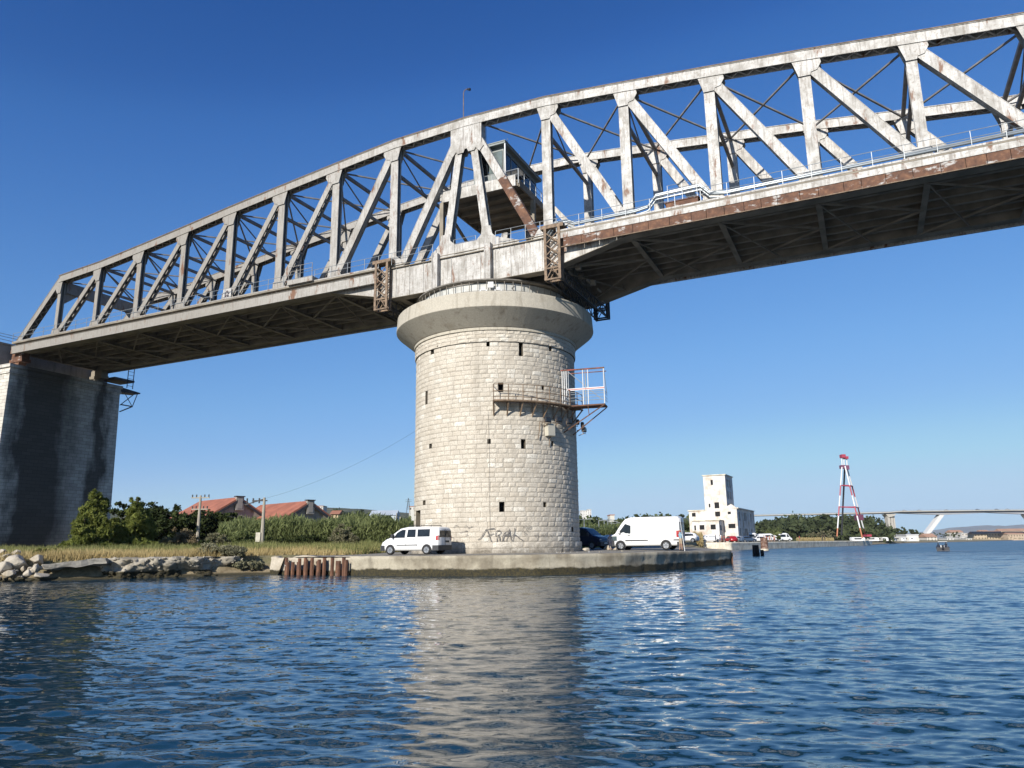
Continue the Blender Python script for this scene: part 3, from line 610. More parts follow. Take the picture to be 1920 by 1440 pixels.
        # tower leg
        p=Vector((sd*1.85,y,.5)); q=Vector((sd*.62,y,9.25)); d=MB(); [d.bar(p+Vector((0,e*.25,0)),q+Vector((0,e*.25,0)),.04,.62,(0,1,0)) for e in (-1,1)]; d.bar(p,q,.458,.06,(0,1,0)); d.build('tower_leg',M['paint'],bg_)
        for e in (1,):
            d=MB(); pg=[(1.45,1.7),(2.2,1.7),(2.35,1.0),(3.3,.05),(3.3,-.3),(1.0,-.3),(1.0,.75),(1.38,1.1)]; 
            if sd<0: pg=[(-a,b) for a,b in pg][::-1]
            ya,yb=sorted((yo+sy*.045,yo+sy*.07)); d.prism(pg,ya,yb); d.build('leg_foot_plate',M['paint'],bg_)
    d=MB(); ya,yb=sorted((yo+sy*.002,yo+sy*.034)); pg=[(-1.42,10.9),(1.42,10.9),(1.42,9.1),(1.62,8.75),(1.25,8.35),(.9,8.75),(.78,8.55),(.22,8.55),(.1,8.85),(-.1,8.85),(-.22,8.55),(-.78,8.55),(-.9,8.75),(-1.25,8.35),(-1.62,8.75),(-1.42,9.1)]
    d.prism(pg,ya,yb); ya,yb=sorted((yi-sy*.002,yi-sy*.034)); d.prism(pg,ya,yb); d.box(-1.4,-1.36,y-.32,y+.32,9.1,10.8); d.box(1.36,1.4,y-.32,y+.32,9.1,10.8); d.build('tower_head_gusset',M['paint'],bg_)
    # main girder with haunches, upstand at the middle
    S=[-57,-13.3,-6.9,6.9,13.3,57]; ZBt=[-1.30,-1.30,-2.80,-2.80,-1.30,-1.30]
    SS=np.unique(np.concatenate([S,np.arange(-56,57,2.)])); bot=[(float(s),float(np.interp(s,S,ZBt))) for s in SS]; top=[(float(s),-.30) for s in SS]
    d=MB(); ya,yb=sorted((yo,yo-sy*.04)); d.strip(top,bot,ya,yb); d.build('main_girder',M['paint'],bg_)
    d=MB(); ya,yb=sorted((yi,yi+sy*.04)); d.strip(top,bot,ya,yb)
    d.strip([(a,b-.001) for a,b in bot],[(a,b-.04) for a,b in bot],y-.42,y+.42); d.build('girder_underside',M['under'],bg_)
    d=MB(); ya,yb=sorted((yo+sy*.002,yo+sy*.03)); d.prism([(-2.05,-.28),(-2.05,.72),(2.6,.72),(4.6,.02),(4.6,-.28)],ya,yb); d.build('girder_upstand',M['paint'],bg_)
    d=MB(); d.strip([(-7.2,-.24),(7.2,-.24)],[(-7.2,-.30),(7.2,-.30)],*sorted((yo-sy*.02,yo+sy*.16))); d.strip([(-7.2,-.02),(7.2,-.02)],[(-7.2,-.07),(7.2,-.07)],*sorted((yo+sy*.035,yo+sy*.10))); d.build('girder_flange',M['dsteel'] if sy>0 else M['under'],bg_)
    for k in range(-26,27):
        pass
    d=MB()
    for s in np.arange(-6.5,6.6,1.3): d.bar((s,yo+sy*.03,-2.78),(s,yo+sy*.03,-.32),.05,.05)
    d.build('web_stiffener',M['paint'],bg_)
    for s in (-2.55,2.15):
        d=MB(); d.box(s-.20,s+.24,min(yo+sy*.08,yo+sy*.5),max(yo+sy*.08,yo+sy*.5),-2.9,.1); d.box(s-.26,s-.2,min(yo+sy*.06,yo+sy*.56),max(yo+sy*.06,yo+sy*.56),-2.9,.12); d.build('jacking_column',M['paint'] if sy<0 else M['under'],bg_)
    # outboard walkway edge
    for sd in (-1,1):
        a,b=(sd*7.9,sd*56.6); x0,x1=min(a,b),max(a,b); f0=y+sy*.85
        if sd<0 or sy>0:
            d=MB(); d.strip([(x0,-.62),(x1,-.62)],[(x0,-1.42),(x1,-1.42)],*sorted((f0,f0+sy*.04))); d.strip([(x0,-.60),(x1,-.60)],[(x0,-.62-.001),(x1,-.62-.001)],*sorted((f0-sy*.25,f0+sy*.1)))
            d.strip([(x0,-1.42),(x1,-1.42)],[(x0,-1.46),(x1,-1.46)],*sorted((f0-sy*.16,f0+sy*.06))); d.build('edge_fascia',M['paint'],bg_)
        else:
            d=MB(); xx=8.4; i=0
            while xx<56:
                L=random.uniform(1.0,1.5); d.box(xx,xx+L-.03,f0-.02,f0+.02+random.uniform(0,.01),-1.42,-.78); xx+=L
            o=d.build('rusty_fascia_panels',M['rustpaint'],bg_); o['label']='rust brown panels along the lower deck edge'
            d=MB(); d.strip([(x0,-.36),(x1,-.36)],[(x0,-.77),(x1,-.77)],f0-.06,f0-.005); d.build('edge_fascia',M['paint'],bg_)
            d=MB(); d.strip([(x0,-1.42),(x1,-1.42)],[(x0,-1.47),(x1,-1.47)],f0-.03,f0+.12); d.build('drip_angle',M['rustybrown'],bg_)
        d=MB(); d.strip([(x0,-.24),(x1,-.24)],[(x0,-.34),(x1,-.34)],*sorted((y+sy*.36,f0+sy*.05))); d.build('walkway_slab',M['under'],bg_)
        d=MB(); d.strip([(x0,-.10),(x1,-.10)],[(x0,-.22),(x1,-.22)],*sorted((f0-sy*.02,f0+sy*.05))); d.build('kerb_angle',M['paint'],bg_)
        for s in np.arange(x0+1,x1-.5,3.1):
            d=MB(); d.bar((s,y+sy*.36,-1.25),(s,f0,-.65),.06,.09); d.build('walkway_bracket',M['under'],bg_) if (sy<0) else None
        # handrail (two tubes on posts)
        d=MB(); 
        for h in (.95,.5): d.tube([(x0,f0,h-.1),(x1,f0,h-.1)],.022,5)
        for s in np.arange(x0,x1,1.75): d.bar((s,f0,-.2),(s,f0,.85),.035,.035)
        d.build('handrail',M['railing'],bg_)
    d=MB()
    for h in (.85,.4): d.tube([(-7.9,y+sy*.9,h),(-2.6,y+sy*.9,h)],.022,5); d.tube([(2.9,y+sy*.9,h),(7.9,y+sy*.9,h)],.022,5)
    for s in (-7.9,-6.6,-5.3,-4,-2.7,2.9,4.2,5.4,6.6,7.9): d.bar((s,y+sy*.9,-.2),(s,y+sy*.9,.85),.035,.035)
    for h in (.95,1.3): d.tube([(-1.3,y,h),(.7,y,h)],.022,5)
    d.bar((-1.3,y,.7),(-1.3,y,1.3),.035,.035); d.bar((.7,y,.7),(.7,y,1.3),.035,.035)
    d.build('handrail',M['railing'],bg_)
# pipes carried outside the near truss on the right arm
yp=-HW-.55
for k,(dz,dy) in enumerate([(0,0),(.20,-.14),(.40,.04)]):
    z=-.02+dz; d=MB(); pts=[(7.0,yp+dy,z-.5),(7.6,yp+dy,z+.35),(8.6,yp+dy,z+.35),(9.2,yp+dy,z),(13.8,yp+dy,z),(14.7,yp+dy,z+.12),(15.3,yp+dy,z+.85),(18.4,yp+dy,z+.9),(19.0,yp+dy,z+.2),(20,yp+dy,z),(56.5,yp+dy,z)]
    d.tube(pts,.085,8); d.build('service_pipe',M['pipe'],bg_,smooth=True)
d=MB(); d.box(16.0,18.2,-HW-.8,-HW-.2,-.2,.28); d.box(15.9,18.3,-HW-.85,-HW-.15,.28,.34); d.build('equipment_box',M['rustpaint'],bg_)
d=MB()
for h in (.5,1.0): d.tube([(16.2,-HW-.9,.9+h*.6),(18.2,-HW-.9,.9+h*.6)],.02,5)
for s in (16.2,17.2,18.2): d.bar((s,-HW-.9,.3),(s,-HW-.9,1.5),.03,.03)
d.build('box_guard_rail',M['railing'],bg_)
d=MB(); d.box(-17.4,-14.6,-HW-1.15,-HW-.35,-.2,.22)
for h in (1.0,1.45): d.tube([(-17.3,-HW-1.1,h),(-14.7,-HW-1.1,h)],.022,5)
for s in (-17.3,-16,-14.7): d.bar((s,-HW-1.1,.2),(s,-HW-1.1,1.45),.035,.035)
d.build('equipment_platform',M['paint'],bg_)
# little square plate with a star shaped flower emblem at a post foot
s5=sn(5,-1); d=MB(); d.box(s5-.15,s5+.85,-HW-.46,-HW-.42,.0,1.0); em=d.build('emblem_plate',simple('grey_white_plate',(.55,.53,.50),.6,0,.2,5),bg_)
d=MB(); c=(s5+.35,.5)
for k in range(5):
    t=math.pi/2+2*math.pi*k/5; ex=(math.cos(t),math.sin(t)); px_=(-ex[1],ex[0]); d.prism([(c[0]+ex[0]*.08-px_[0]*.04,c[1]+ex[1]*.08-px_[1]*.04),(c[0]+ex[0]*.25-px_[0]*.13,c[1]+ex[1]*.25-px_[1]*.13),(c[0]+ex[0]*.36,c[1]+ex[1]*.36),(c[0]+ex[0]*.25+px_[0]*.13,c[1]+ex[1]*.25+px_[1]*.13),(c[0]+ex[0]*.08+px_[0]*.04,c[1]+ex[1]*.08+px_[1]*.04)],-HW-.475,-HW-.462)
ring=[]
d.build('emblem',simple('dark_plum_paint',(.07,.05,.06),.6),em)
# lattice hangers clipped over the girders
def lattice(s0,sy,nm='lattice_hanger'):
    y=sy*(HW+.95); y2=sy*(HW+.45); d=MB(); a,b=s0-.55,s0+.55; zt,zbm=.15,-3.85
    for yy in (y,y2):
        for s in (a,b): d.bar((s,yy,zbm),(s,yy,zt),.09,.2)
        zs=np.linspace(-2.9,zt-.3,4)
        for z0,z1 in zip(zs[:-1],zs[1:]): d.bar((a,yy,z0),(b,yy,z1),.05,.07); d.bar((b,yy,z0),(a,yy,z1),.05,.07)
        for z in (zbm+.05,-2.95): d.bar((a,yy,z),(b,yy,z),.08,.12)
        d.bar((a,yy,zbm),(a+.55,yy,-2.95),.05,.06); d.bar((b,yy,zbm),(a+.55,yy,-2.95),.05,.06)
    for s in (a,b): d.bar((s,y,zbm),(s,y2,zbm),.06,.1); d.bar((s,y,-1.5),(s,y2,-1.5),.05,.06)
    d.box(a-.35,b+.35,min(y,y2)-.05,max(y,y2)+.3 if sy<0 else max(y,y2)+.05,zt,zt+.28)
    d.build(nm,M['rustybrown'] if sy<0 else M['dsteel'],bg_)
for s0 in (-7.55,7.55):
    for sy in (-1,1): lattice(s0,sy)
# transverse lattice girders under the deck between the hangers, and machinery
for s0 in (-7.55,7.55):
    d=MB(); k=10; ys=np.linspace(-HW-.5,HW+.5,k+1)
    for ds_ in (-.5,.5):
        for z in (-3.75,-2.95): d.bar((s0+ds_,ys[0],z),(s0+ds_,ys[-1],z),.09,.09,(0,0,1))
        for i in range(k): z0,z1=(-3.75,-2.95) if i%2 else (-2.95,-3.75); d.bar((s0+ds_,ys[i],z0),(s0+ds_,ys[i+1],z1),.06,.06,(1,0,0)); d.bar((s0+ds_,ys[i],-3.75),(s0+ds_,ys[i],-2.95),.05,.05,(1,0,0))
    d.build('cross_lattice',M['dsteel'],bg_)
d=MB()
for i in range(26):
    s=random.uniform(6.6,9.5)*(1 if i%3 else -1); y=random.uniform(-HW+.6,HW-.6); z=random.uniform(-3.1,-1.8); L=random.uniform(.4,1.6); d=MB()
    if i%2: d.bar((s,y,z),(s,y+L,z),.1,.12); d.build('machinery_shaft',M['under'],bg_)
    else: d.box(s,s+.4,y,y+.35,z,z+.4); d.build('machinery_box',M['under'],bg_,bevel=.03)
# floor system
for sd in (-1,1):
    for n in range(0,9):
        s=sd*(C0+PP*(8-n)) if n else sd*56.3
        zb_f=float(np.interp(abs(s),[6.9,13.3,57],[-2.5,-1.30,-1.30]))
        d=MB(); d.box(s-.02,s+.02,-HW+.36,HW-.36,zb_f,-.40); d.box(s-.19,s+.19,-HW+.34,HW-.34,zb_f-.04,zb_f); d.box(s-.15,s+.15,-HW+.36,HW-.36,-.40,-.37)
        for yy in (-3,-1.5,0,1.5,3): d.box(s-.12,s+.12,yy-.015,yy+.015,zb_f,-.42)
        d.build('floor_beam',M['under'],bg_)
    for n in range(1,9):
        s0=sd*(C0+PP*(8-n)); s1=sd*(C0+PP*(8-n+1)); 
        if n==1: s1=sd*56.3
        z0=float(np.interp(abs(s0),[6.9,13.3,57],[-2.45,-1.30,-1.30])); z1=float(np.interp(abs(s1),[6.9,13.3,57],[-2.45,-1.30,-1.30]))
        d=MB(); m0=(s0+s1)/2; d.bar((s0,-HW+.4,z0-.02),(s1,0,z1-.02),.14,.1,(0,0,1)); d.bar((s0,HW-.4,z0-.02),(s1,0,z1-.02),.14,.1,(0,0,1)); d.bar((s0,-HW+.4,z0-.08),(m0,HW-.4,(z0+z1)/2-.08),.08,.08,(0,0,1))
        d.build('lateral_bracing',M['under'],bg_)
for sd,x0,x1 in ((-1,-56.3,-7.1),(1,7.1,56.3),(0,-6.9,6.9)):
    for yy in (-3.3,-2.1,-.75,.75,2.1,3.3):
        d=MB(); d.strip([(x0,-.40),(x1,-.40)],[(x0,-1.0),(x1,-1.0)],yy-.015,yy+.015); d.strip([(x0,-1.0),(x1,-1.0)],[(x0,-1.03),(x1,-1.03)],yy-.15,yy+.15); d.build('stringer',M['under'],bg_)
d=MB(); d.box(-56.6,56.6,-HW+.37,HW-.37,-.36,-.31); d.build('deck_plate',M['under'],bg_)
d=MB()
for yy in (-.75,.75): d.box(-56.6,56.6,yy-.035,yy+.035,-.1,.05)
i=0
for s in np.arange(-56,56.3,.7): d.box(s,s+.24,-1.3,1.3,-.30,-.11)
d.build('track',M['rustybrown'],bg_)
for sd in (-1,1):
    d=MB(); d.box(-6.8,6.8,sd*2.3-.03,sd*2.3+.03,-2.7,-1.05); d.box(-6.8,6.8,sd*2.3-.2,sd*2.3+.2,-2.75,-2.7); d.build('pivot_girder',M['under'],bg_)
for s in (-6.5,-4.3,-2.1,0,2.1,4.3,6.5):
    d=MB(); d.box(s-.02,s+.02,-HW+.36,HW-.36,-2.66,-1.04); d.box(s-.2,s+.2,-HW+.35,HW-.35,-2.70,-2.66); d.build('pivot_cross_beam',M['under'],bg_)
# sway frames and top laterals
for sd in (-1,1):
    for n in range(1,9):
        s=sn(n,sd); h=HH[n]; d=MB()
        if n==1:
            d.box(s-.18,s+.18,-HW+.34,HW-.34,h-1.75,h-.55); d.box(s-.22,s+.22,-HW+.33,HW-.33,h-1.8,h-1.75)
            for e in (-1,1): d.prism([(e*(HW-.3),h-1.8),(e*(HW-1.8),h-1.8),(e*(HW-.3),h-3.1)] if e<0 else [(e*(HW-.3),h-3.1),(e*(HW-1.8),h-1.8),(e*(HW-.3),h-1.8)],s-.02,s+.02,axis='x')
            d.build('portal_beam',M['paint'],bg_)
        else:
            lo=h-2.9
            d.bar((s,-HW+.3,h-.5),(s,HW-.3,h-.5),.26,.26,(0,0,1)); d.bar((s,-HW+.3,lo),(s,HW-.3,lo),.24,.24,(0,0,1))
            d.bar((s,-HW+.3,h-.6),(s,0,lo),.09,.09,(1,0,0)); d.bar((s,HW-.3,h-.6),(s,0,lo),.09,.09,(1,0,0))
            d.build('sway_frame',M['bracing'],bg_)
        a=sn(n,sd); b=sn(n+1,sd) if n<8 else sd*1.3; ha,hb=HH[n]-.55,HH[min(n+1,9)]-.55
        for e in (-1,1):
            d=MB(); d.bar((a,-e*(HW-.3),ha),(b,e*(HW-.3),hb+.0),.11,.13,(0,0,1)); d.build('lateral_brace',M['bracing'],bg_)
# operators' cabin on its platform between the trusses
cb=MB(); X0,X1,Y0,Y1=-2.6,4.3,-HW+.4,3.4; ZP=5.35
cb.box(X0,X1,Y0,Y1,ZP,ZP+.12); 
for yy in np.linspace(Y0+.15,Y1-.15,6): cb.box(X0+.02,X1-.02,yy-.1,yy+.1,ZP-.38,ZP-.002)
cb.box(X0-.06,X0+.06,Y0,Y1,ZP-.45,ZP+.14); cb.box(X1-.06,X1+.06,Y0+.1,Y1-.1,ZP-.45,ZP+.14); pf=cb.build('cabin_platform',M['under'],bg_)
d=MB(); d.box(X0,X1-.2,Y0-.14,Y0-.02,ZP-.42,ZP+.5); d.build('platform_fascia',M['paint'],pf)
d=MB()
for x,y in ((X0,Y0),(X0,Y1),(X1,Y1),(X1,-1.5)): d.bar((x,y,-.3),(x,y,ZP-.4),.34,.34); d.build('platform_column',M['under'],pf); d=MB()
d.bar((X0,Y0+.2,ZP-.5),(X0,Y1,1.5),.2,.2); d.bar((X1,Y1,ZP-.5),(1.5,Y1,.3),.2,.2); d.build('trestle_brace',M['under'],pf)
d=MB()
for h in (1.05,.6): d.tube([(X0,Y0,ZP+h),(X1,Y0,ZP+h),(X1,Y1,ZP+h),(X0,Y1,ZP+h),(X0,Y0,ZP+h)],.024,5,cap=False)
for x in np.arange(X0,X1+.1,1.15): d.bar((x,Y0,ZP),(x,Y0,ZP+1.05),.045,.045); d.bar((x,Y1,ZP),(x,Y1,ZP+1.05),.045,.045)
for y in np.arange(Y0,Y1,1.15): d.bar((X1,y,ZP-.2),(X1,y,ZP+1.05),.05,.05)
d.build('platform_rail',M['railing'],pf)
cabm=simple('grey_green_cabin_panels',(.24,.27,.26),.5,0,.12,1)
cx0,cx1,cy0,cy1,cz0,cz1=.0,2.75,Y0+.6,2.9,ZP+.13,9.05
d=MB(); d.box(cx0,cx1,cy0,cy1,cz0,cz0+1.35); d.box(cx0,cx1,cy0,cy1,cz1-.35,cz1)
for x in (cx0+.04,cx1-.04):
    for y in (cy0+.04,cy1-.04): d.box(x-.05,x+.05,y-.05,y+.05,cz0+1.35,cz1-.35)
ca=d.build('control_cabin',cabm,bg_)
d=MB(); d.box(cx0-.3,cx1+.35,cy0-.45,cy1+.4,cz1+.002,cz1+.16); d.box(cx0-.34,cx1+.39,cy0-.49,cy1+.44,cz1+.162,cz1+.24); d.build('roof',cabm,ca)
wz0,wz1=cz0+1.35,cz1-.35
for i in range(5):
    ya=cy0+.1+(cy1-cy0-.2)*i/5; yb=cy0+.1+(cy1-cy0-.2)*(i+1)/5
    d=MB(); d.box(cx1-.03,cx1-.01,ya+.05,yb-.05,wz0+.02,wz1-.02); d.build('window',M['glass'],ca); d=MB(); d.box(cx1-.07,cx1+.02,yb-.05,yb+.05,wz0,wz1); d.build('mullion',cabm,ca) if i<4 else None
    d=MB(); d.box(cx0+.01,cx0+.03,ya+.05,yb-.05,wz0+.02,wz1-.02); d.build('window',M['glass'],ca)
for i in range(2):
    xa=cx0+.1+(cx1-cx0-.2)*i/2; xb=xa+(cx1-cx0-.2)/2; d=MB(); d.box(xa+.05,xb-.05,cy0+.01,cy0+.03,wz0+.02,wz1-.02); d.build('window',glass('pale_cabin_glass',(.16,.20,.20),.15) if i==1 else M['glass'],ca)
d=MB(); d.box(cx1+.25,cx1+.35,cy0-.4,cy0-.3,ZP+.13,cz1); d.build('roof_post',M['white'],ca)
for x,y,h,r in ((1.1,-3.6,2.2,.03),(2.4,-2.2,1.6,.02),(2.5,0,1.3,.02),(.4,-3.2,1.7,.02)):
    d=MB(); d.tube([(x,y,cz1+.1),(x,y,cz1+h)],r,5); d.build('aerial',M['railing'],ca)
d=MB(); pts=[(5.0,2.2,5.2),(8.9,2.2,.4)]; d.prism([(4.6,5.6),(5.0,5.6),(9.3,.1),(8.4,.1)],1.7,1.75); d.prism([(4.6,5.6),(5.0,5.6),(9.3,.1),(8.4,.1)],2.6,2.65)
for i in range(14): x=4.8+(4.0)*i/14; z=5.4-5.2*i/14; d.box(x,x+.3,1.76,2.59,z-.05,z)
d.build('access_stair',M['paint'],bg_)
# lamp standing on the top chord
s,z=br(869,232,-HW); d=MB(); zt=br(872,168,-HW)[1]; d.tube([(s,-HW,11.5),(s,-HW,zt-.35),(s+.06,-HW,zt-.1),(s+.25,-HW,zt),(s+.45,-HW,zt-.05)],.035,6); lp=d.build('lamp_post',M['rustybrown'],bg_); d=MB(); d.tube([(s+.35,-HW,zt-.03),(s+.62,-HW,zt-.13)],.08,8,r2=.13); d.build('lamp_head',M['dsteel'],lp)
# bearing feet at the ends
for sd in (-1,1):
    for sy in (-1,1):
        d=MB(); y=sy*HW; s=sd*56.2; d.box(s-.9,s+.9,y-.42,y+.42,-2.0,-1.36); d.box(s-1.1,s+1.1,y-.5,y+.5,-2.35,-2.002); d.prism([(s-.5,-2.352),(s+.5,-2.352),(s+.3,-2.9),(s-.3,-2.9)],y-.4,y+.4); d.build('end_bearing',M['rustpaint'] if sy<0 else M['under'],bg_)
# ================================================================ SQUARE STONE PIER AT THE LEFT
lp_=thing('abutment_pier','tall rectangular stone pier with black stains under the left end of the bridge','bridge pier',(CX,CY,0),YAW)
m,n,l,b=mat('stained_masonry'); v=mapped(n,l); brk=n.new('ShaderNodeTexBrick'); brk.inputs['Scale'].default_value=1; brk.inputs['Brick Width'].default_value=.95; brk.inputs['Row Height'].default_value=.38; brk.inputs['Mortar Size'].default_value=.015; brk.inputs['Color1'].default_value=(.62,.58,.51,1); brk.inputs['Color2'].default_value=(.46,.43,.38,1); brk.inputs['Mortar'].default_value=(.2,.18,.15,1)
sx=n.new('ShaderNodeSeparateXYZ'); l.new(v,sx.inputs[0]); cb_=n.new('ShaderNodeCombineXYZ'); ad=n.new('ShaderNodeMath'); ad.operation='ADD'; l.new(sx.outputs[0],ad.inputs[0]); l.new(sx.outputs[1],ad.inputs[1]); l.new(ad.outputs[0],cb_.inputs[0]); l.new(sx.outputs[2],cb_.inputs[1]); l.new(cb_.outputs[0],brk.inputs['Vector'])
# damp runs down the face under the bridge: soot-like stain with its own ragged outline
st=noise(n,l,mapped(n,l,(.22,.30,.05)),1.0,6,.62)
def bandmask(lo,hi,soft,inp):
    x=ramp(n,l,inp,[(0,0),(0.001,0),(.5,1),(1,0)]); return x
yy=sx.outputs[1]
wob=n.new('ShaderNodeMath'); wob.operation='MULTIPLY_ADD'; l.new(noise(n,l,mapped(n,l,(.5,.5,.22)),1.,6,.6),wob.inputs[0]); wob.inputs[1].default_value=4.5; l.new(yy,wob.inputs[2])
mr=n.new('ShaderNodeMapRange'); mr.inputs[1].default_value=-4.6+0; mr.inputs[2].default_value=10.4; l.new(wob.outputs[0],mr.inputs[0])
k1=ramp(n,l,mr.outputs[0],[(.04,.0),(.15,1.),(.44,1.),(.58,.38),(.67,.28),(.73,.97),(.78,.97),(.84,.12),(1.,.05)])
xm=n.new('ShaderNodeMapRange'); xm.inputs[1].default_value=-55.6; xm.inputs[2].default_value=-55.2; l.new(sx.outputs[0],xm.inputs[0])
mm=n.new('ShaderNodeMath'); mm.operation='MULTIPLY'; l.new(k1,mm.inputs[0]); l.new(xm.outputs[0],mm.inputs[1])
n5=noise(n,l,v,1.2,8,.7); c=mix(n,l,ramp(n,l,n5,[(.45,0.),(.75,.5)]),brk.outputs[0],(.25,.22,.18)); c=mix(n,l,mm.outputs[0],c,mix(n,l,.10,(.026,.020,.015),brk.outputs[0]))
l.new(c,b.inputs['Base Color']); b.inputs['Roughness'].default_value=.9
iv=n.new('ShaderNodeMath'); iv.operation='SUBTRACT'; iv.inputs[0].default_value=1; l.new(brk.outputs['Fac'],iv.inputs[1]); bump(n,l,b,iv.outputs[0],.6,.03); M['stain']=m
def taper(d,x0,x1,y0,y1,z0,z1,e): 
    vs=[(x0-e,y0-e,z0),(x1+e,y0-e,z0),(x1+e,y1+e,z0),(x0-e,y1+e,z0),(x0,y0,z1),(x1,y0,z1),(x1,y1,z1),(x0,y1,z1)]
    d.add(vs,[(0,3,2,1),(4,5,6,7),(0,1,5,4),(1,2,6,5),(2,3,7,6),(3,0,4,7)])
sA,sB=-61.5,-54.9; yA,yB=-6.35,6.75
d=MB(); taper(d,sA,sB,yA,yB,-1,20.35,.32); d.build('shaft',M['stain'],lp_)
d=MB(); d.box(sA-.12,sB+.12,yA-.12,yB+.12,20.352,20.65); d.box(sA-.05,sB+.05,yA-.05,yB+.05,20.652,21.0); d.box(sA-.2,sB+.2,yA-.2,yB+.2,21.002,21.35); d.build('cornice',M['stain'],lp_)
d=MB(); d.box(sA-12,-57.6,yA-.05,yB+.1,21.352,23.95); d.box(sA-12,-57.5,yA-.15,yB+.2,23.952,24.15); pb=d.build('parapet_block',concrete('grey_abutment_concrete',(.34,.32,.29),(.18,.16,.14)),lp_)
d=MB()
for h in (.45,.8,1.1): d.tube([(-58,yA,24.15+h),(-70,yA,24.15+h)],.03,5); d.tube([(-58,yA,24.15+h),(-58,yA+2.4,24.15+h)],.03,5)
for s in np.arange(-70,-57.9,1.2): d.bar((s,yA,24.15),(s,yA,25.25),.05,.05)
d.build('handrail',M['railing'],lp_)
d=MB(); d.box(-55.0,-54.86,-.6,2.2,1.5,5.4); d.build('walled_up_doorway',M['dsteel'],lp_)
for a,b_,z in ((-60.3,-60.0,19.6),):
    d=MB(); d.box(a,b_,yA-.02,yA+.1,18.9,z); d.build('slot',M['dark'],lp_)
# inspection platforms at the far end of the pier
d=MB(); d.prism([(6.3,21.3),(9.6,21.0),(9.5,20.85),(6.5,20.6)],-56.5,-54.9,axis='x'); d.box(-57,-54.4,5.5,8.2,22.0,22.25)
d.bar((-54.9,6.9,19.0),(-54.9,8.9,20.9),.08,.08); d.bar((-54.9,6.95,18.2),(-54.9,8.6,19.1),.12,.14); d.bar((-54.9,8.6,19.1),(-54.9,9.2,20.95),.07,.07); d.bar((-54.9,7,19.1),(-54.9,8.6,19.1),.12,.12); d.bar((-54.9,7.3,20.7),(-54.9,8.5,19.2),.06,.06)
for y in (7.3,8.1): d.bar((-54.5,y,21.2),(-54.5,y,24.3),.07,.07)
for z in np.arange(21.5,24.3,.45): d.bar((-54.5,7.3,z),(-54.5,8.1,z),.04,.04)
d.build('inspection_bracket',M['dsteel'],lp_)
# ================================================================ ROCKS AND RUBBLE
import bmesh
def rock_mesh(name,sx,sy,sz,seed,n=16,flat=.0):
    r=random.Random(seed); bm=bmesh.new()
    for _ in range(n):
        v=Vector((r.gauss(0,1),r.gauss(0,1),r.gauss(0,1))).normalized(); v=Vector((v.x*sx*r.uniform(.82,1.1),v.y*sy*r.uniform(.82,1.1),v.z*sz*r.uniform(.8,1.08))); bm.verts.new(v)
    g=bmesh.ops.convex_hull(bm,input=bm.verts[:]); bmesh.ops.delete(bm,geom=[e for e in g['geom_interior'] if isinstance(e,bmesh.types.BMVert)],context='VERTS')
    bmesh.ops.bevel(bm,geom=bm.edges[:],offset=min(sx,sy,sz)*.09,segments=1,affect='EDGES')
    bmesh.ops.triangulate(bm,faces=bm.faces[:]); bmesh.ops.subdivide_edges(bm,edges=[e for e in bm.edges if e.calc_length()>.12],cuts=1,use_grid_fill=False)
    for v in bm.verts: v.co+=v.co.normalized()*mn.noise(v.co*3+Vector((seed,0,0)))*.05*min(sx,sz)
    me=bpy.data.meshes.new(name); bm.to_mesh(me); bm.free(); return me
def rock(px,py,Y,sx,sy,sz,seed,label,group=None,name='boulder',m=None):
    c=at(px,py,Y); me=rock_mesh(name,sx,sy,sz,seed); me.materials.append(m or M['rock']); o=bpy.data.objects.new(name,me); COL.objects.link(o); o.location=c; o.rotation_euler=(0,random.uniform(-.2,.2),random.uniform(0,6)); 
    return tag(o,label,'boulder',group)
pw=43.0
RK=[(32,1055,42.8,.78,.68,.60,1,'largest rounded pale boulder in the heap at the far left shore'),(70,1050,43.2,.52,.5,.38,2,'wedge shaped boulder between the biggest boulder and the broken slab'),(8,1064,42.0,.46,.40,.36,3,'small round boulder below left of the largest boulder'),(14,1076,41.8,.50,.4,.26,4,'low boulder at the waterline in the left corner'),
    (52,1075,41.9,.26,.25,.26,5,'upright stone under the largest boulder'),(67,1066,42.4,.25,.25,.28,6,'narrow stone left of the broken slab'),(78,1078,41.8,.52,.4,.26,7,'flat topped block at the waterline under the slab end'),(8,1045,43.6,.40,.4,.32,8,'boulder at the left picture edge above the round one'),
    (30,1037,44.2,.36,.3,.22,9,'small angular stone on top of the boulder heap'),(4,1036,44.6,.34,.3,.22,10,'grey stone at the top left of the boulder heap')]
for a in RK: rock(*a,group='boulders on the left shore')
for i in range(26):
    x=random.uniform(-12,88); y=random.uniform(1062,1088); me=rock_mesh('boulder',random.uniform(.12,.28),random.uniform(.12,.25),random.uniform(.1,.2),50+i); me.materials.append(M['rock']); o=bpy.data.objects.new('boulder',me); COL.objects.link(o); o.location=at(x,y,42.8-(y-1062)*.05); tag(o,'one of the small stones packed between the big boulders at the left shore','stone','small stones on the left shore')
for i in range(12):
    me=rock_mesh('boulder',random.uniform(.4,.8),random.uniform(.4,.7),random.uniform(.3,.55),90+i); me.materials.append(M['rock']); o=bpy.data.objects.new('boulder',me); COL.objects.link(o); x=random.uniform(-38,-29.5); o.location=(x,float(shore(x))+random.uniform(.2,2.2),random.uniform(.2,.9)); tag(o,'one of the boulders continuing along the shore to the left','boulder','boulders beyond the left shore')
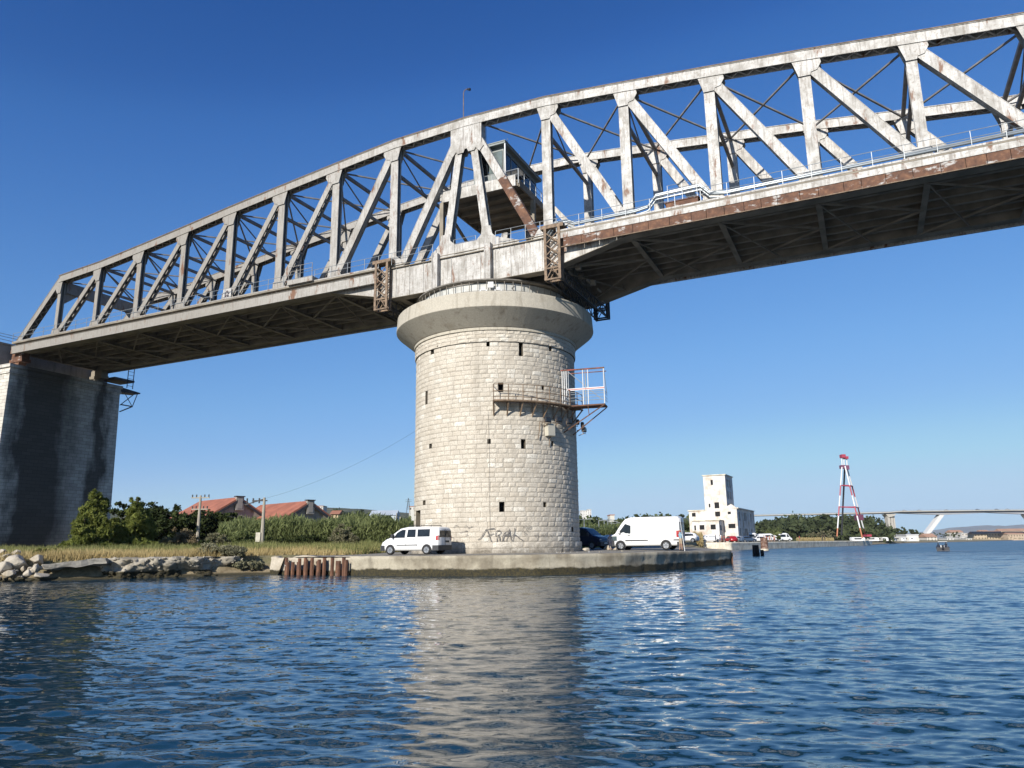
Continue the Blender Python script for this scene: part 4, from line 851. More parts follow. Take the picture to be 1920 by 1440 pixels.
# tilted broken concrete slab and the rubble wall
M['slab']=concrete('broken_slab_concrete',(.36,.335,.285),(.20,.17,.12),(.5,.7))
d=MB(); 
a=at(80,1063,43.0); b_=at(196,1052,44.3)
for k,(x0,y0,z0,x1,y1,z1,th) in enumerate([(a.x,a.y,a.z,b_.x,b_.y,b_.z,.30)]):
    d.bar((x0,y0+.3,z0-.05),(x1,y1+.3,z1),1.6,.30,(0,1,0))
me=d.mesh('slab'); o=bpy.data.objects.new('broken_slab',me); COL.objects.link(o); me.materials.append(M['slab'])
bm=bmesh.new(); bm.from_mesh(me); bmesh.ops.subdivide_edges(bm,edges=bm.edges[:],cuts=9,use_grid_fill=True)
for v in bm.verts: v.co+=Vector((mn.noise(v.co*1.7),mn.noise(v.co*1.7+Vector((9,0,0))),mn.noise(v.co*1.7+Vector((0,9,0)))))*.13+Vector((mn.noise(v.co*6),mn.noise(v.co*6+Vector((9,0,0))),0))*.05
bm.to_mesh(me); bm.free(); tag(o,'long tilted slab of broken concrete overhanging the water beside the boulders','slab')
def rubble(name,pts,label,seed,top,amp,m):
    P=densify(pts,.12); T=np.gradient(P,axis=0); T/=np.linalg.norm(T,axis=1)[:,None]; N_=np.stack([T[:,1],-T[:,0]],1); Gd=[]; s=0
    for i,(p,nn) in enumerate(zip(P,N_)):
        s=i*.12; col=[]
        for j in range(22):
            t=j/21; z=-.5+(top+.5)*t; q=Vector((s*.55,z*.8,seed)); q2=Vector((s*2.1,z*2.6,seed+7))
            under=-.75*max(0,mn.noise(Vector((s*.32,seed*3,0)))+.15)*max(0,1-abs(z-.38)/.42)
            foot=.45*max(0,.25-z)
            f=mn.cell(Vector((s*3.2,z*4,seed)))
            f2=mn.cell(Vector((s*7+.5*z,z*8,seed+3))); o=amp*mn.fractal(q,.8,2,4)+.20*mn.noise(q2)+.12*mn.noise(q2*2.7)+.13*(f-.5)+.07*(f2-.5)+under*2.9+foot
            col.append((p[0]+nn[0]*o,p[1]+nn[1]*o,z+.06*mn.noise(q2)))
        for th in (.3,.7,1.2,1.8): col.append((p[0]-nn[0]*th,p[1]-nn[1]*th,top+.12*mn.noise(Vector((s*1.5,th*3,seed)))+.03*th))
        Gd.append(col)
    o=grid(name,np.array(Gd),m,smooth=False); r=random.Random(seed); bm=bmesh.new(); bm.from_mesh(o.data)
    for i in range(230):
        c=Gd[r.randrange(len(Gd))]; p=Vector(c[r.randrange(4,22)]); k=r.uniform(.05,.2)*(1.2 if i%9==0 else .75); me2=rock_mesh('chunk',k*1.25,k,k*.8,700+i+seed,9); me2.transform(Matrix.Translation(p)@Matrix.Rotation(r.uniform(0,6),4,'Z')@Matrix.Rotation(r.uniform(-.6,.6),4,'X')); bm.from_mesh(me2); bpy.data.meshes.remove(me2)
    bm.to_mesh(o.data); bm.free(); return tag(o,label,'wall')
M['rubble']=concrete('rubble_concrete',(.50,.45,.36),(.20,.17,.11),(.44,.62),wet=.14)
rubble('rubble_wall',[(-24.6,44.3),(-23.2,44.7),(-21.5,45.4),(-19.6,46.6),(-18.1,47.9),(-17.6,48.6)],'crumbling rubble concrete wall with dark hollows above the water left of the beach shrubs',2,1.14,.42,M['rubble'])
for i in range(46):
    x=random.uniform(-24.5,-15.); me=rock_mesh('stone',random.uniform(.06,.17),random.uniform(.06,.14),random.uniform(.05,.12),200+i,10); me.materials.append(M['rock']); o=bpy.data.objects.new('stone',me); COL.objects.link(o); y=float(shore(x))+random.uniform(-.1,.5); o.location=(x,y,gz(x,y)+.05); tag(o,'one of the loose stones at the foot of the rubble wall and beach','stone','loose stones along the beach')
# ================================================================ PLANTS
def leafcloud(name,mt,blobs,n,size,parent=None,clump=.16,nclump=None,asp=1.6,up=0.,seed=1,thick=1.):
    """blobs: list of (x,y,z,rx,ry,rz) in local space"""
    g=np.random.default_rng(seed); B=np.array(blobs,float); vol=B[:,3]*B[:,4]*B[:,5]; pr=(vol**.75)/np.sum(vol**.75)
    K=nclump or max(30,n//55); bi=g.choice(len(B),K,p=pr); d=g.normal(size=(K,3)); d/=np.linalg.norm(d,axis=1)[:,None]
    rr_=g.uniform(.45,1.03,(K,1))**.6*thick; cc=B[bi,:3]+d*rr_*B[bi,3:]*(1+.15*g.normal(size=(K,1)))
    ci=g.integers(0,K,n); spread=clump*np.minimum(B[bi[ci],3],B[bi[ci],5])[:,None]
    c=cc[ci]+g.normal(size=(n,3))*spread*np.array([1,1,.75]); tint_c=g.uniform(.1,.9,K)[ci]
    dirv=g.normal(size=(n,3)); dirv[:,2]+=up; dirv/=np.linalg.norm(dirv,axis=1)[:,None]; o=np.cross(dirv,g.normal(size=(n,3))); o/=np.linalg.norm(o,axis=1)[:,None]
    s=size*g.uniform(.6,1.35,(n,1)); a=dirv*s*asp*.5; b=o*s*.5
    V=np.stack([c-a,c-a*.1+b,c+a,c-a*.1-b],1); tint=np.clip(tint_c*.7+.3*g.random(n),0,1)
    return quads(name,V,mt,parent,tint=tint)
def tree(name,label,cat,loc,blobs,n,size,mt,seed,group=None,trunk=None,limbs=5,up=0.,asp=1.6,clump=.16):
    t=thing(name,label,cat,loc,0,group); leafcloud('crown',mt,blobs,n,size,t,seed=seed,up=up,asp=asp,clump=clump)
    r=random.Random(seed); B=blobs[0]; H=max(b[2] for b in blobs); R=trunk or .1
    d=MB(); d.tube([(0,0,-.2),(r.uniform(-.05,.05)*H,0,H*.5),(B[0]*.4,B[1]*.4,H)],R,7,r2=R*.3)
    for i in range(limbs):
        b=blobs[i%len(blobs)]; z=H*r.uniform(.25,.6); e=(b[0]+r.uniform(-.6,.6)*b[3],b[1]+r.uniform(-.6,.6)*b[4],b[2]+r.uniform(-.1,.6)*b[5]); d.tube([(0,0,z),((e[0])*.5,e[1]*.5,(z+e[2])*.5+.05*H),e],R*.42,5,r2=R*.12)
    d.build('trunk',M['bark'],t); return t
def gp(px,py,Y): p=at(px,py,Y); return p.x
def base(px,Y): x=at(px,1000,Y).x; return (x,Y,gz(x,Y)-.05)
# pair of young pines in front of the square pier
def pines(px,Y,w,h,label,seed,n=16000,lean=0,mt='pine',grp='young pines at the foot of the square pier'):
    b=[]; r=random.Random(seed)
    for i in range(13):
        t=i/12; ww=w*.5*(1-t)**.7*.9+.25; b.append((r.uniform(-.35,.35)*w*(1-t)+lean*t,r.uniform(-.3,.3)*w*.6,h*(.10+.86*t),ww*.62,ww*.6,h*.11))
    tree('pine_tree',label,'tree',base(px,Y),b,n,.13,M[mt],seed,grp,.09,8,up=.9,asp=3.,clump=.22)
pines(172,66,3.5,5.7,'tallest bright green young pine in front of the dark pier face',21,20000,lean=.1)
pines(150,63.5,2.9,3.2,'low round bright pine bush at the left foot of the tall young pine',22,14000)
pines(196,64.5,1.9,3.0,'small pine filling the gap right of the tall young pine',23,9000)
pines(246,67,3.6,5.1,'darker young pine right of the square pier edge',24,19000)
pines(214,66.,2.2,3.3,'half shaded young pine just under the right corner of the square pier',25,11000)
pines(272,69,2.2,3.6,'dark pine standing against the hedge of evergreens',27,11000)
dk=[(300,82,3.2,5.4,'first dark evergreen right of the pines, tallest of the row'),(335,86,3.6,5.3,'second dark evergreen in the row behind the utility pole'),(372,88,3.4,5.3,'dark evergreen directly behind the left utility pole'),(408,90,3.3,4.9,'dark evergreen left of the mid green thicket'),(262,84,3.,5.8,'dark evergreen rising behind the darker young pine'),(430,88,2.6,4.0,'mid dark bush at the right end of the evergreen row')]
for i,(px,Y,w_,h,lb) in enumerate(dk):
    r=random.Random(40+i); b=[(r.uniform(-.6,.6)*w_,r.uniform(-.5,.5)*w_,h*r.uniform(.35,.78),w_*r.uniform(.35,.6),w_*.45,h*r.uniform(.16,.26)) for _ in range(9)]+[(0,0,h*.3,w_*.9,w_*.6,h*.3)]
    tree('evergreen_tree',lb,'tree',base(px,Y),b,9000,.22,M['darkleaf'],60+i,'row of dark evergreens')
# reed bed
g=np.random.default_rng(3)
def reeds(name,label,x0,x1,Y0,Y1,h0,h1,n,seed,mt='reed'):
    g=np.random.default_rng(seed); px=g.uniform(x0,x1,n); Yy=g.uniform(Y0,Y1,n); xw=np.array([(a-960)/F*b/.976 for a,b in zip(px,Yy)]); zb=gh(xw,Yy)
    hh=(h0+(h1-h0)*np.array([.5+.5*mn.noise(Vector((a*.35,b*.35,2))) for a,b in zip(xw,Yy)]))*g.uniform(.75,1.08,n)
    t=g.random(n)**.7; c=np.stack([xw,Yy,zb+hh*t],1); lean=g.normal(size=(n,3))*np.array([.5,.5,.25])+np.array([0,0,.8]); lean/=np.linalg.norm(lean,axis=1)[:,None]
    o=np.cross(lean,g.normal(size=(n,3))); o/=np.linalg.norm(o,axis=1)[:,None]; L=g.uniform(.35,.9,(n,1)); wd=g.uniform(.03,.08,(n,1))
    V=np.stack([c-lean*L*.5,c+o*wd,c+lean*L*.5,c-o*wd],1); cl=np.array([.5+.5*mn.noise(Vector((a*.9,b*.9,h*.8))) for a,b,h in c])
    return tag(quads(name,V,M[mt],tint=np.clip(.25*t+.75*cl+.1*g.normal(size=n),0,1)),label,'reeds',kind='stuff')
reeds('reed_bed','broad bed of tall green reeds in front of the red roofed sheds',430,775,80,96,1.6,4.6,105000,5)
def bush(px,Y,w_,h,mt,label,seed,n=7000,size=.10,group=None,name='shrub',zoff=0):
    r=random.Random(seed); b=[(r.uniform(-.4,.4)*w_,r.uniform(-.35,.35)*w_,h*r.uniform(.3,.72),w_*r.uniform(.22,.4),w_*.3,h*r.uniform(.2,.32)) for _ in range(9)]
    t=tree(name,label,'shrub',base(px,Y),b,n,size,M[mt],seed,group,.05,6)
    if zoff: t.location.z+=zoff
    return t
bush(648,70,2.0,2.5,'olive','grey green rounded olive bush standing before the reed bed',71,8000,.09)
bush(352,72,2.3,2.5,'brownshrub','dry brown tangled shrub left of the utility pole',72,6000,.09)
bush(400,75,2.6,2.0,'olive','low olive green bush between the utility poles',73,5000,.11); bush(455,76,2.6,2.2,'reed','mid green bush right of the low olive bush',74,6000,.12)
bush(320,70,2.2,1.6,'olive','low grey bush under the dry brown shrub',75,4500,.1); bush(378,66,1.6,1.2,'darkleaf','small dark bush in the grass above the rubble wall',76,3500,.09)
bush(505,77,4.0,1.5,'darkleaf','low dark bush at the foot of the reed bed beside the pole',77,5500,.12); bush(560,78,4.,1.6,'darkleaf','dark low bush in the shade under the reeds, middle one',78,5500,.12); bush(606,78,3.6,1.4,'darkleaf','dark low bush under the reeds nearest the olive bush',79,5000,.12)
bush(284,62,1.5,1.4,'pine','small green pine seedling bush beside the darker pines',83,4000,.09)
bush(399,48.9,1.25,1.05,'greyshrub','rounded grey green shrub at the right end of the rubble wall',80,15000,.085,zoff=-.12)
bush(438,48.9,1.6,.85,'greyshrub','low wide grey shrub on the beach, left half of the pair',81,15000,.085,zoff=.0)
bush(470,48.9,1.5,.8,'greyshrub','low wide grey shrub on the beach, right half of the pair',82,15000,.085,zoff=.0)
bush(95,45.6,1.3,.75,'pine','small bright green bush behind the broken slab',84,5000,.06)
# grasses
def grass(name,label,x0,x1,d0,d1,h,n,mt,seed,wd=.018):
    g=np.random.default_rng(seed); x=g.uniform(x0,x1,n*2); y=shore(x)+d0+(d1-d0)*g.random(n*2)**1.15
    keep=(x<-17-0*x)|(y-shore(x)>np.interp(x,[-17,-12,-9,0,17],[3.2,7.5,24,27,27])); dens=np.array([mn.noise(Vector((a*.3,b*.3,seed))) for a,b in zip(x,y)]); keep&=(g.random(n*2)<.55+.6*dens)
    keep&=~(((x-CX)**2+(y-CY)**2)<60); x=x[keep];y=y[keep];k=len(x); z=gh(x,y)-.03; hh=h*g.uniform(.45,1.15,k)*(1+.5*dens[keep]); a=g.uniform(0,np.pi,k); ln=g.normal(size=(k,2))*.28*hh[:,None]
    dx=np.cos(a)*wd*g.uniform(.7,2,k); dy=np.sin(a)*wd
    V=np.stack([np.stack([x-dx,y-dy,z],1),np.stack([x+dx,y+dy,z],1),np.stack([x+ln[:,0],y+ln[:,1],z+hh],1)],1)
    return tag(quads(name,V,M[mt],nv=3,tint=g.random(k)),label,'grass',kind='stuff')
grass('dry_grass','dry golden grass covering the bank above the shore',-62,14,1.9,26,.55,150000,'dry',1)
grass('green_grass','taller green and straw coloured grass further back on the bank',-75,14,8,42,.8,110000,'grn',2,.028)
# ================================================================ POLES, SHEDS, HILLS
M['pole']=simple('concrete_pole',(.42,.38,.31),.85,0,.15,2)
def pole(px,Y,top,label,kind):
    x,y,z=base(px,Y); h=at(px,top,Y).z-z; t=thing('utility_pole',label,'utility pole',(x,y,z)); d=MB(); d.tube([(0,0,-.3),(0,0,h)],.24,8,r2=.12); d.build('pole',M['pole'],t)
    if kind: 
        for zz_,w2 in ((h-.25,1.0),(h-1.5,.9)):
            d=MB(); d.bar((-w2,0,zz_),(w2,0,zz_),.12,.12); c=d.build('crossarm',M['pole'],t)
            for e in (-.9,-.45,.45,.9): d=MB(); d.tube([(e*w2,0,zz_+.06),(e*w2,0,zz_+.34)],.07,6); d.build('insulator',M['dsteel'],c)
    else:
        d=MB(); d.bar((-1.9,0,h-.7),(.1,0,h-.1),.1,.1); d.bar((-1.2,0,h-.3),(.3,0,h-.3),.08,.12); c=d.build('crossarm',M['dsteel'],t)
        for e in (-1.7,-1.1,-.5): d=MB(); d.tube([(e,0,h-.55),(e,0,h-.05)],.08,6); d.build('insulator',M['dsteel'],c)
        d=MB(); d.box(-.55,-.1,-.3,.3,h-4.3,h-3.4); d.build('transformer_box',simple('pale_box',(.6,.56,.45),.6),t)
pole(371,82,929,'pale concrete utility pole with two crossarms among the dark evergreens',1)
pole(492,74,933,'concrete utility pole with a box and slanted arm in front of the reeds',0)
# overhead wire rising to the right
d=MB(); A=at(492,936,74); B=Vector((CX-3.0,CY+5.9,14.5)); pts=[A.lerp(B,i/30)+Vector((0,0,-1.1*4*(i/30)*(1-i/30))) for i in range(31)]; d.tube(pts,.008,4); tag(d.build('overhead_wire',M['dsteel']),'thin overhead wire sagging from the pole with the box past the stone pier','wire')
M['roof']=simple('red_tile_roof',(.40,.145,.085),.85,0,.30,.5,.03); M['shedwall']=concrete('grey_shed_wall',(.42,.385,.34),(.2,.18,.15),(.5,.75))
def shed(apx,apy,Y,ew,eh,yaw,Lb,label):
    # apex of the near gable; gable width 2*ew, roof drop eh, ridge runs back along yaw
    ap=at(apx,apy,Y); t=thing('shed',label,'shed',(ap.x,ap.y,gz(ap.x,ap.y)),yaw); H=ap.z-gz(ap.x,ap.y)
    d=MB(); d.add([(-.0,-ew,0),(0,ew,0),(0,ew,H-eh),(0,0,H),(0,-ew,H-eh),(-Lb,-ew,0),(-Lb,ew,0),(-Lb,ew,H-eh),(-Lb,0,H),(-Lb,-ew,H-eh)],[(0,1,2,3,4),(9,8,7,6,5),(0,4,9,5),(1,6,7,2)]); d.build('wall',M['shedwall'],t)
    d=MB(); 
    for e in (-1,1):
        vs=[(.5,0,H+.1),(.5,e*(ew+.5),H-eh-.15),(-Lb,e*(ew+.5),H-eh-.15),(-Lb,0,H+.1)]; vs+=[(x,y,z+.35) for x,y,z in vs]; d.add(vs,[(0,1,2,3),(7,6,5,4),(0,4,5,1),(1,5,6,2),(2,6,7,3)])
    d.build('roof',M['roof'],t)
    d=MB(); d.box(.05,.6,-.8,.8,H-2.2,H+.45); v_=d.build('ventilator_box',M['shedwall'],t); d=MB(); d.box(.62,.66,-.5,.5,H-1.9,H+.2); d.build('louvre',M['shedwall'],v_); d=MB(); d.box(-.3,.8,-.95,.95,H+.45,H+.62); d.build('lid',M['dsteel'],v_)
    for e in (-1,1):
        d=MB(); d.bar((.56,0+e*.2,H-.3),(.56,e*(ew+.5),H-eh-.5),.12,.5,(1,0,0)); d.build('barge_board',M['dsteel'],t)
shed(448,936,150,9.0,5.4,math.radians(-42),17,'left grey gabled shed with red roof behind the evergreens')
shed(580,943,150,9.0,5.4,math.radians(-42),19,'right grey gabled shed with the broad orange red roof above the reeds')
# wooded ground far off
def ridge(name,pts,Yd,depth,zmul,m,seed,label=None,bumps=2.):
    """pts: sight lines along a crest (px,py); the hill is a real ridge standing Yd away"""
    xs_=np.array([p[0] for p in pts],float); ys_=np.array([p[1] for p in pts],float); n_=160; pxs=np.linspace(xs_[0],xs_[-1],n_); G=[]
    for px in pxs:
        py=np.interp(px,xs_,ys_); c=at(px,py,Yd); top=c.z; row=[]
        for k in range(14):
            t=k/13; y=Yd-depth*.55+depth*t*1.6; z=(top*math.sin(min(1,t/.35)*math.pi/2)) if t<.35 else top*(1-((t-.35)/.65)**2*.9); z+=bumps*mn.fractal(Vector((c.x*.012,y*.012,seed)),.8,2,4)*min(1,t*3); row.append((c.x*(y/Yd)**.3,y,max(z,-1)))
        G.append(row)
    return struct(grid(name,np.array(G),m))
ms,n,l,b=mat('scrub_hillside'); v=mapped(n,l); c=ramp(n,l,noise(n,l,v,.06,10,.7),[(.38,(.045,.06,.028)),(.52,(.09,.10,.05)),(.68,(.24,.21,.14))]); l.new(c,b.inputs['Base Color']); b.inputs['Roughness'].default_value=.95; M['scrub']=ms
ridge('hillside',[(-300,960),(0,962),(300,962),(560,951),(600,950),(660,955),(720,959),(780,962),(900,968),(1080,974),(1200,975),(1300,972)],900,500,1,ms,3)
ridge('mountains',[(1600,1003),(1700,1000),(1790,997),(1810,991),(1840,985),(1862,986),(1880,993),(1900,988),(1930,983),(2000,986),(2200,995)],7500,2500,1,simple('far_blue_mountain',(.20,.22,.22),.95,0,.2,.002),9,bumps=10)
def wood(name,pts,Y0,Y1,hgt,n,size,mt,seed,label,step=7.):
    """far wood read as one mass: clumped crowns standing on the ground"""
    g=np.random.default_rng(seed); xs_=np.array([p[0] for p in pts],float); ys_=np.array([p[1] for p in pts],float); bl=[]
    for _ in range(n):
        px=g.uniform(xs_[0],xs_[-1]); Y=g.uniform(Y0,Y1); top=at(px,np.interp(px,xs_,ys_)+g.uniform(0,3),Y1).z; c=at(px,1000,Y); f=(Y-Y0)/(Y1-Y0); tz=1+(top-1)*(.45+.55*f)*g.uniform(.82,1.05); r=hgt*g.uniform(.7,1.3); bl.append((c.x,Y,max(tz-r*.8,r*.5),r,r,r*.8))
    o=leafcloud(name,M[mt],bl,n*260,size,None,seed=seed,clump=.22,nclump=n*9); return tag(o,label,'wood',kind='stuff')
wood('far_wood',[(1075,972),(1110,970),(1160,968),(1230,965),(1262,964),(1300,973),(1330,975)],300,420,7,110,1.5,'farwood',31,'wooded slope seen between the stone pier and the ruined building')
wood('pine_wood',[(1415,968),(1470,968),(1560,966),(1600,967),(1632,972),(1645,978)],380,520,7,120,1.6,'farwood2',32,'pine wood behind the quay right of the ruined building')
wood('hill_scrub',[(420,962),(560,953),(640,957),(720,960),(780,963)],500,820,6,100,1.9,'farwood',33,'scrub and small trees on the low hill behind the sheds')
wood('tree_line',[(640,965),(700,968),(800,972)],190,260,3.2,36,.9,'farwood',34,'line of trees beyond the reed bed')
wood('low_thicket',[(1085,986),(1180,988),(1300,992)],200,280,2.5,60,.8,'reed',35,'pale green thicket beyond the parked vans')
reeds('far_reeds','pale dry reeds on the bank beyond the far quay',1465,1532,262,330,.1,1.7,9000,9,'dry')
reeds('dry_bank_reeds','dry straw coloured growth left of the ruined building',1281,1298,160,185,.8,2.8,5000,10,'dry')
reeds('pale_bank_reeds','yellow green reeds behind the dark blue van',1080,1160,120,150,2.6,3.4,16000,12,'reed')
for i,(px,Y,w_,ty,lb,mt) in enumerate([(1448,215,5,991,'bright green round bush right of the ruined building','reed'),(1545,300,9,995,'olive green bush beyond the far quay left of the pylon','olive'),(1667,560,5,994,'dark tree left of the viaduct pier foot','farwood2'),(1688,640,8,989,'dark tree right of the viaduct pier foot','farwood2'),(1714,700,8,993,'round dark tree in front of the viaduct slanting leg','farwood2'),(1727,720,8,1000,'olive tree at the foot of the slanting leg','farwood'),(1769,760,20,998,'broad tree clump right of the slanting leg','farwood'),(1815,800,16,1006,'tree clump before the pale town','farwood'),(1880,900,46,1006,'long low tree belt in front of the pale town','farwood'),(1925,900,36,1005,'tree belt at the right picture edge below the town','farwood'),(1643,420,6,979,'tree at the right end of the pine wood','farwood2'),(1235,330,12,963,'taller tree in the wood behind the white van','farwood'),(1262,300,10,965,'tree left of the ruined building','farwood2')]):
    h=at(px,ty,Y).z-1.5
    r=random.Random(300+i); b=[(r.uniform(-.5,.5)*w_,r.uniform(-.4,.4)*w_,h*r.uniform(.4,.78),w_*r.uniform(.22,.36),w_*.3,h*r.uniform(.18,.28)) for _ in range(8)]
    X_=at(px,1000,Y).x; t=tree('tree',lb,'tree',(X_,Y,max(gz(X_,Y),0)),b,2600,h*.075,M[mt],300+i,'far trees',h*.03,4)
# ================================================================ VEHICLES
M['tyre']=simple('tyre_rubber',(.02,.02,.02),.85,0,.2,5); M['rim']=simple('alloy_rim',(.55,.56,.58),.3,.6,.08); M['plast']=simple('dark_plastic_trim',(.035,.036,.04),.6,0,.15)
M['vwhite']=simple('white_car_paint',(.96,.96,.95),.28,0,.03,1); M['red']=simple('red_lamp_glass',(.45,.02,.02),.25); M['lamp']=glass('clear_lamp_glass',(.45,.47,.5),.1)
M['black']=simple('black_car_paint',(.012,.014,.022),.25,0,.1,1)
def vehicle(name,label,cat,loc,yaw,P,group=None,detail=True):
    """P: L,W,H,belt,tb,top=[(x,z)..], zb, wheels=(xf,xr,r), paint, side windows [(x0,z0,x1,z1..)], x forward"""
    t=thing(name,label,cat,loc,yaw,group); L,Wd,H,belt,tb=P['L'],P['W'],P['H'],P['belt'],P['tb']; tx=[p[0] for p in P['top']]; tz=[p[1] for p in P['top']]; zb=P.get('zb',.28)
    hw0=Wd/2
    def hw(x): e=abs(x)/(L/2); return hw0*(1-.10*max(0,e-.55)**1.5/.3) if x>0 else hw0*(1-.035*max(0,e-.7)/.3)
    def ys(x,z): return hw(x)*(1-tb*max(0,(z-belt)/(H-belt)))
    def zt(x): return float(np.interp(x,tx,tz))
    X_=sorted(set(list(np.linspace(-L/2,L/2,41))+tx)); rows=[]
    for x in X_:
        h=zt(x); z2=max(h-.16,zb+.3); bl=min(belt,z2-.05); e=abs(x)/(L/2); lift=.06*max(0,e-.93)/.07
        half=[(0,zb+lift),(.8*hw(x),zb+lift),(hw(x)*.96,zb+.05+lift),(hw(x)*.995,zb+.22),(hw(x)*1.0,(zb+.22+bl)/2),(hw(x),bl),(ys(x,(bl+z2)/2),(bl+z2)/2),(ys(x,z2),z2),(ys(x,h)*.965,h-.06),(ys(x,h)*.86,h-.012),(ys(x,h)*.5,h+.008),(0,h+.012)]
        rows.append([(x,-a,b) for a,b in half]+[(x,a,b) for a,b in half[::-1][1:-1]]+[(x,0,half[0][1])])
    G_=np.array(rows); o=grid('body',G_,P['paint'],t)
    me=o.data
    bm=bmesh.new(); bm.from_mesh(me); bmesh.ops.remove_doubles(bm,verts=bm.verts[:],dist=.0005)
    bm.verts.ensure_lookup_table(); bmesh.ops.holes_fill(bm,edges=[e for e in bm.edges if e.is_boundary],sides=60); bmesh.ops.recalc_face_normals(bm,faces=bm.faces[:]); bm.to_mesh(me); bm.free()
    def side(mb,poly,off=.006,sgn=-1):
        # subdivide polygon in fan strips so it follows the tumblehome
        zs=[p[1] for p in poly]; z0,z1=min(zs),max(zs); k=5; vs=[]; 
        def xr(z):
            xsn=[]
            for (a,b) in zip(poly,poly[1:]+poly[:1]):
                if (a[1]-z)*(b[1]-z)<=0 and abs(a[1]-b[1])>1e-6: xsn.append(a[0]+(b[0]-a[0])*(z-a[1])/(b[1]-a[1]))
            return min(xsn),max(xsn)
        for i in range(k+1):
            z=z0+1e-4+(z1-z0-2e-4)*i/k; xa,xb=xr(z)
            for x in (xa,xb): vs.append((x,sgn*(ys(x,z)+off),z))
        mb.add(vs,[(2*i,2*i+1,2*i+3,2*i+2) for i in range(k)])
    for poly in P.get('sidewin',[]):
        for sgn in (-1,1):
            if detail:
                cxm=sum(p[0] for p in poly)/len(poly); czm=sum(p[1] for p in poly)/len(poly); big=[(cxm+(a-cxm)*1.05,czm+(b-czm)*1.08) for a,b in poly]; d=MB(); side(d,big,.004,sgn); fr=d.build('window_seal',M['plast'],t)
                d=MB(); side(d,poly,.009,sgn); d.build('side_window',P.get('glass',M['glass']),fr)
            else: d=MB(); side(d,poly,.006,sgn); d.build('side_window',M['glass'],t)
    if 'wind' in P:
        x0,x1=P['wind']; vs=[]; k=6
        for i in range(k+1):
            x=x0+(x1-x0)*i/k; h=zt(x); w_=ys(x,h)*.84; vs+=[(x,-w_,h+.006),(x,-w_*.5,h+.020),(x,w_*.5,h+.020),(x,w_,h+.006)]
        d=MB(); d.add(vs,[(4*i+j,4*i+4+j,4*i+5+j,4*i+1+j) for i in range(k) for j in range(3)]); d.build('windscreen',P.get('glass',M['glass']),t,smooth=True)
    xf,xr_,r=P['wheels']
    for x in (xf,xr_):
        for sgn in (-1,1):
            d=MB(); yy=sgn*(hw(x)+.003); pts=[(x+ (r*1.17)*math.cos(a),r+(r*1.17)*math.sin(a)) for a in np.linspace(-.35,math.pi+.35,18)]
            d.prism(pts,*sorted((yy,yy+sgn*.006))); d.build('arch_shade_disc',M['plast'] if P.get('arch',True) else M['dark'],t)  # dark disc on the uncut body, paints the shade of the wheel well
            d=MB(); n_=20; prof=[(r*.6,-.10),(r*.97,-.10),(r,-.07),(r,.07),(r*.97,.10),(r*.6,.10)]; vs=[]
            for rr2,yy2 in prof:
                for k in range(n_): a=2*math.pi*k/n_; vs.append((x+rr2*math.cos(a),sgn*(hw(x)-.055)+yy2,r+rr2*math.sin(a)))
            fs=[(i*n_+k,i*n_+(k+1)%n_,(i+1)*n_+(k+1)%n_,(i+1)*n_+k) for i in range(5) for k in range(n_)]; d.add(vs,fs); wh=d.build('wheel',M['tyre'],t,smooth=True)
            d=MB(); yf=sgn*(hw(x)+.03); vs=[(x,yf,r)]
            d.add([(x+r*.63*math.cos(2*math.pi*k/20),yf-sgn*.02,r+r*.63*math.sin(2*math.pi*k/20)) for k in range(20)],[tuple(range(20))])
            rb=d.build('hub_backing',M['dark'],wh); d=MB()
            for k in range(5):
                a=2*math.pi*k/5+.3; d.bar((x,yf,r),(x+r*.62*math.cos(a),yf,r+r*.62*math.sin(a)),.02,.14,(0,1,0))
            d.tube([(x+r*.6*math.cos(2*math.pi*k/20),yf,r+r*.6*math.sin(2*math.pi*k/20)) for k in range(21)],.025,5,cap=False); d.build('rim',M['rim'],wh)
    if detail:
        for nm,mt,x0,x1,z0,z1 in P.get('ends',[]):       # bumpers: wrap round front or rear
            d=MB(); 
            for i in range(8):
                xa=x0+(x1-x0)*i/8; xb=x0+(x1-x0)*(i+1)/8
                for sgn in (-1,1): d.add([(xa,sgn*(hw(xa)+.012),z0),(xb,sgn*(hw(xb)+.012),z0),(xb,sgn*(hw(xb)+.012),z1),(xa,sgn*(hw(xa)+.012),z1)],[(0,1,2,3)])
            xe=x1 if abs(x1)>abs(x0) else x0; e=.03 if xe>0 else -.03; w_=hw(xe)+.012; d.add([(xe+e,-w_,z0),(xe+e,w_,z0),(xe+e,w_,z1),(xe+e,-w_,z1),(xe,-w_,z0),(xe,w_,z0),(xe,w_,z1),(xe,-w_,z1)],[(0,1,2,3),(3,2,6,7),(0,4,5,1),(0,3,7,4),(1,5,6,2)]); d.build(nm,M[mt],t)
        for nm,mt,x0,x1,z0,z1,off in P.get('side',[]):
            for sgn in (-1,1): d=MB(); side(d,[(x0,z0),(x1,z0),(x1,z1),(x0,z1)],off,sgn); d.build(nm,M[mt],t)
        for nm,mt,xe,y0,y1,z0,z1 in P.get('face',[]):
            d=MB(); e=.02 if xe>0 else -.02; d.box(min(xe,xe+e),max(xe,xe+e),y0,y1,z0,z1); d.build(nm,M[mt] if isinstance(mt,str) else mt,t)
        for nm,mt,x,z in P.get('mirror',[]):
            for sgn in (-1,1): d=MB(); d.box(x-.07,x+.09,*sorted((sgn*(ys(x,z)+.03),sgn*(ys(x,z)+.22))),z-.02,z+.24); d.build(nm,M[mt],t,bevel=.02)
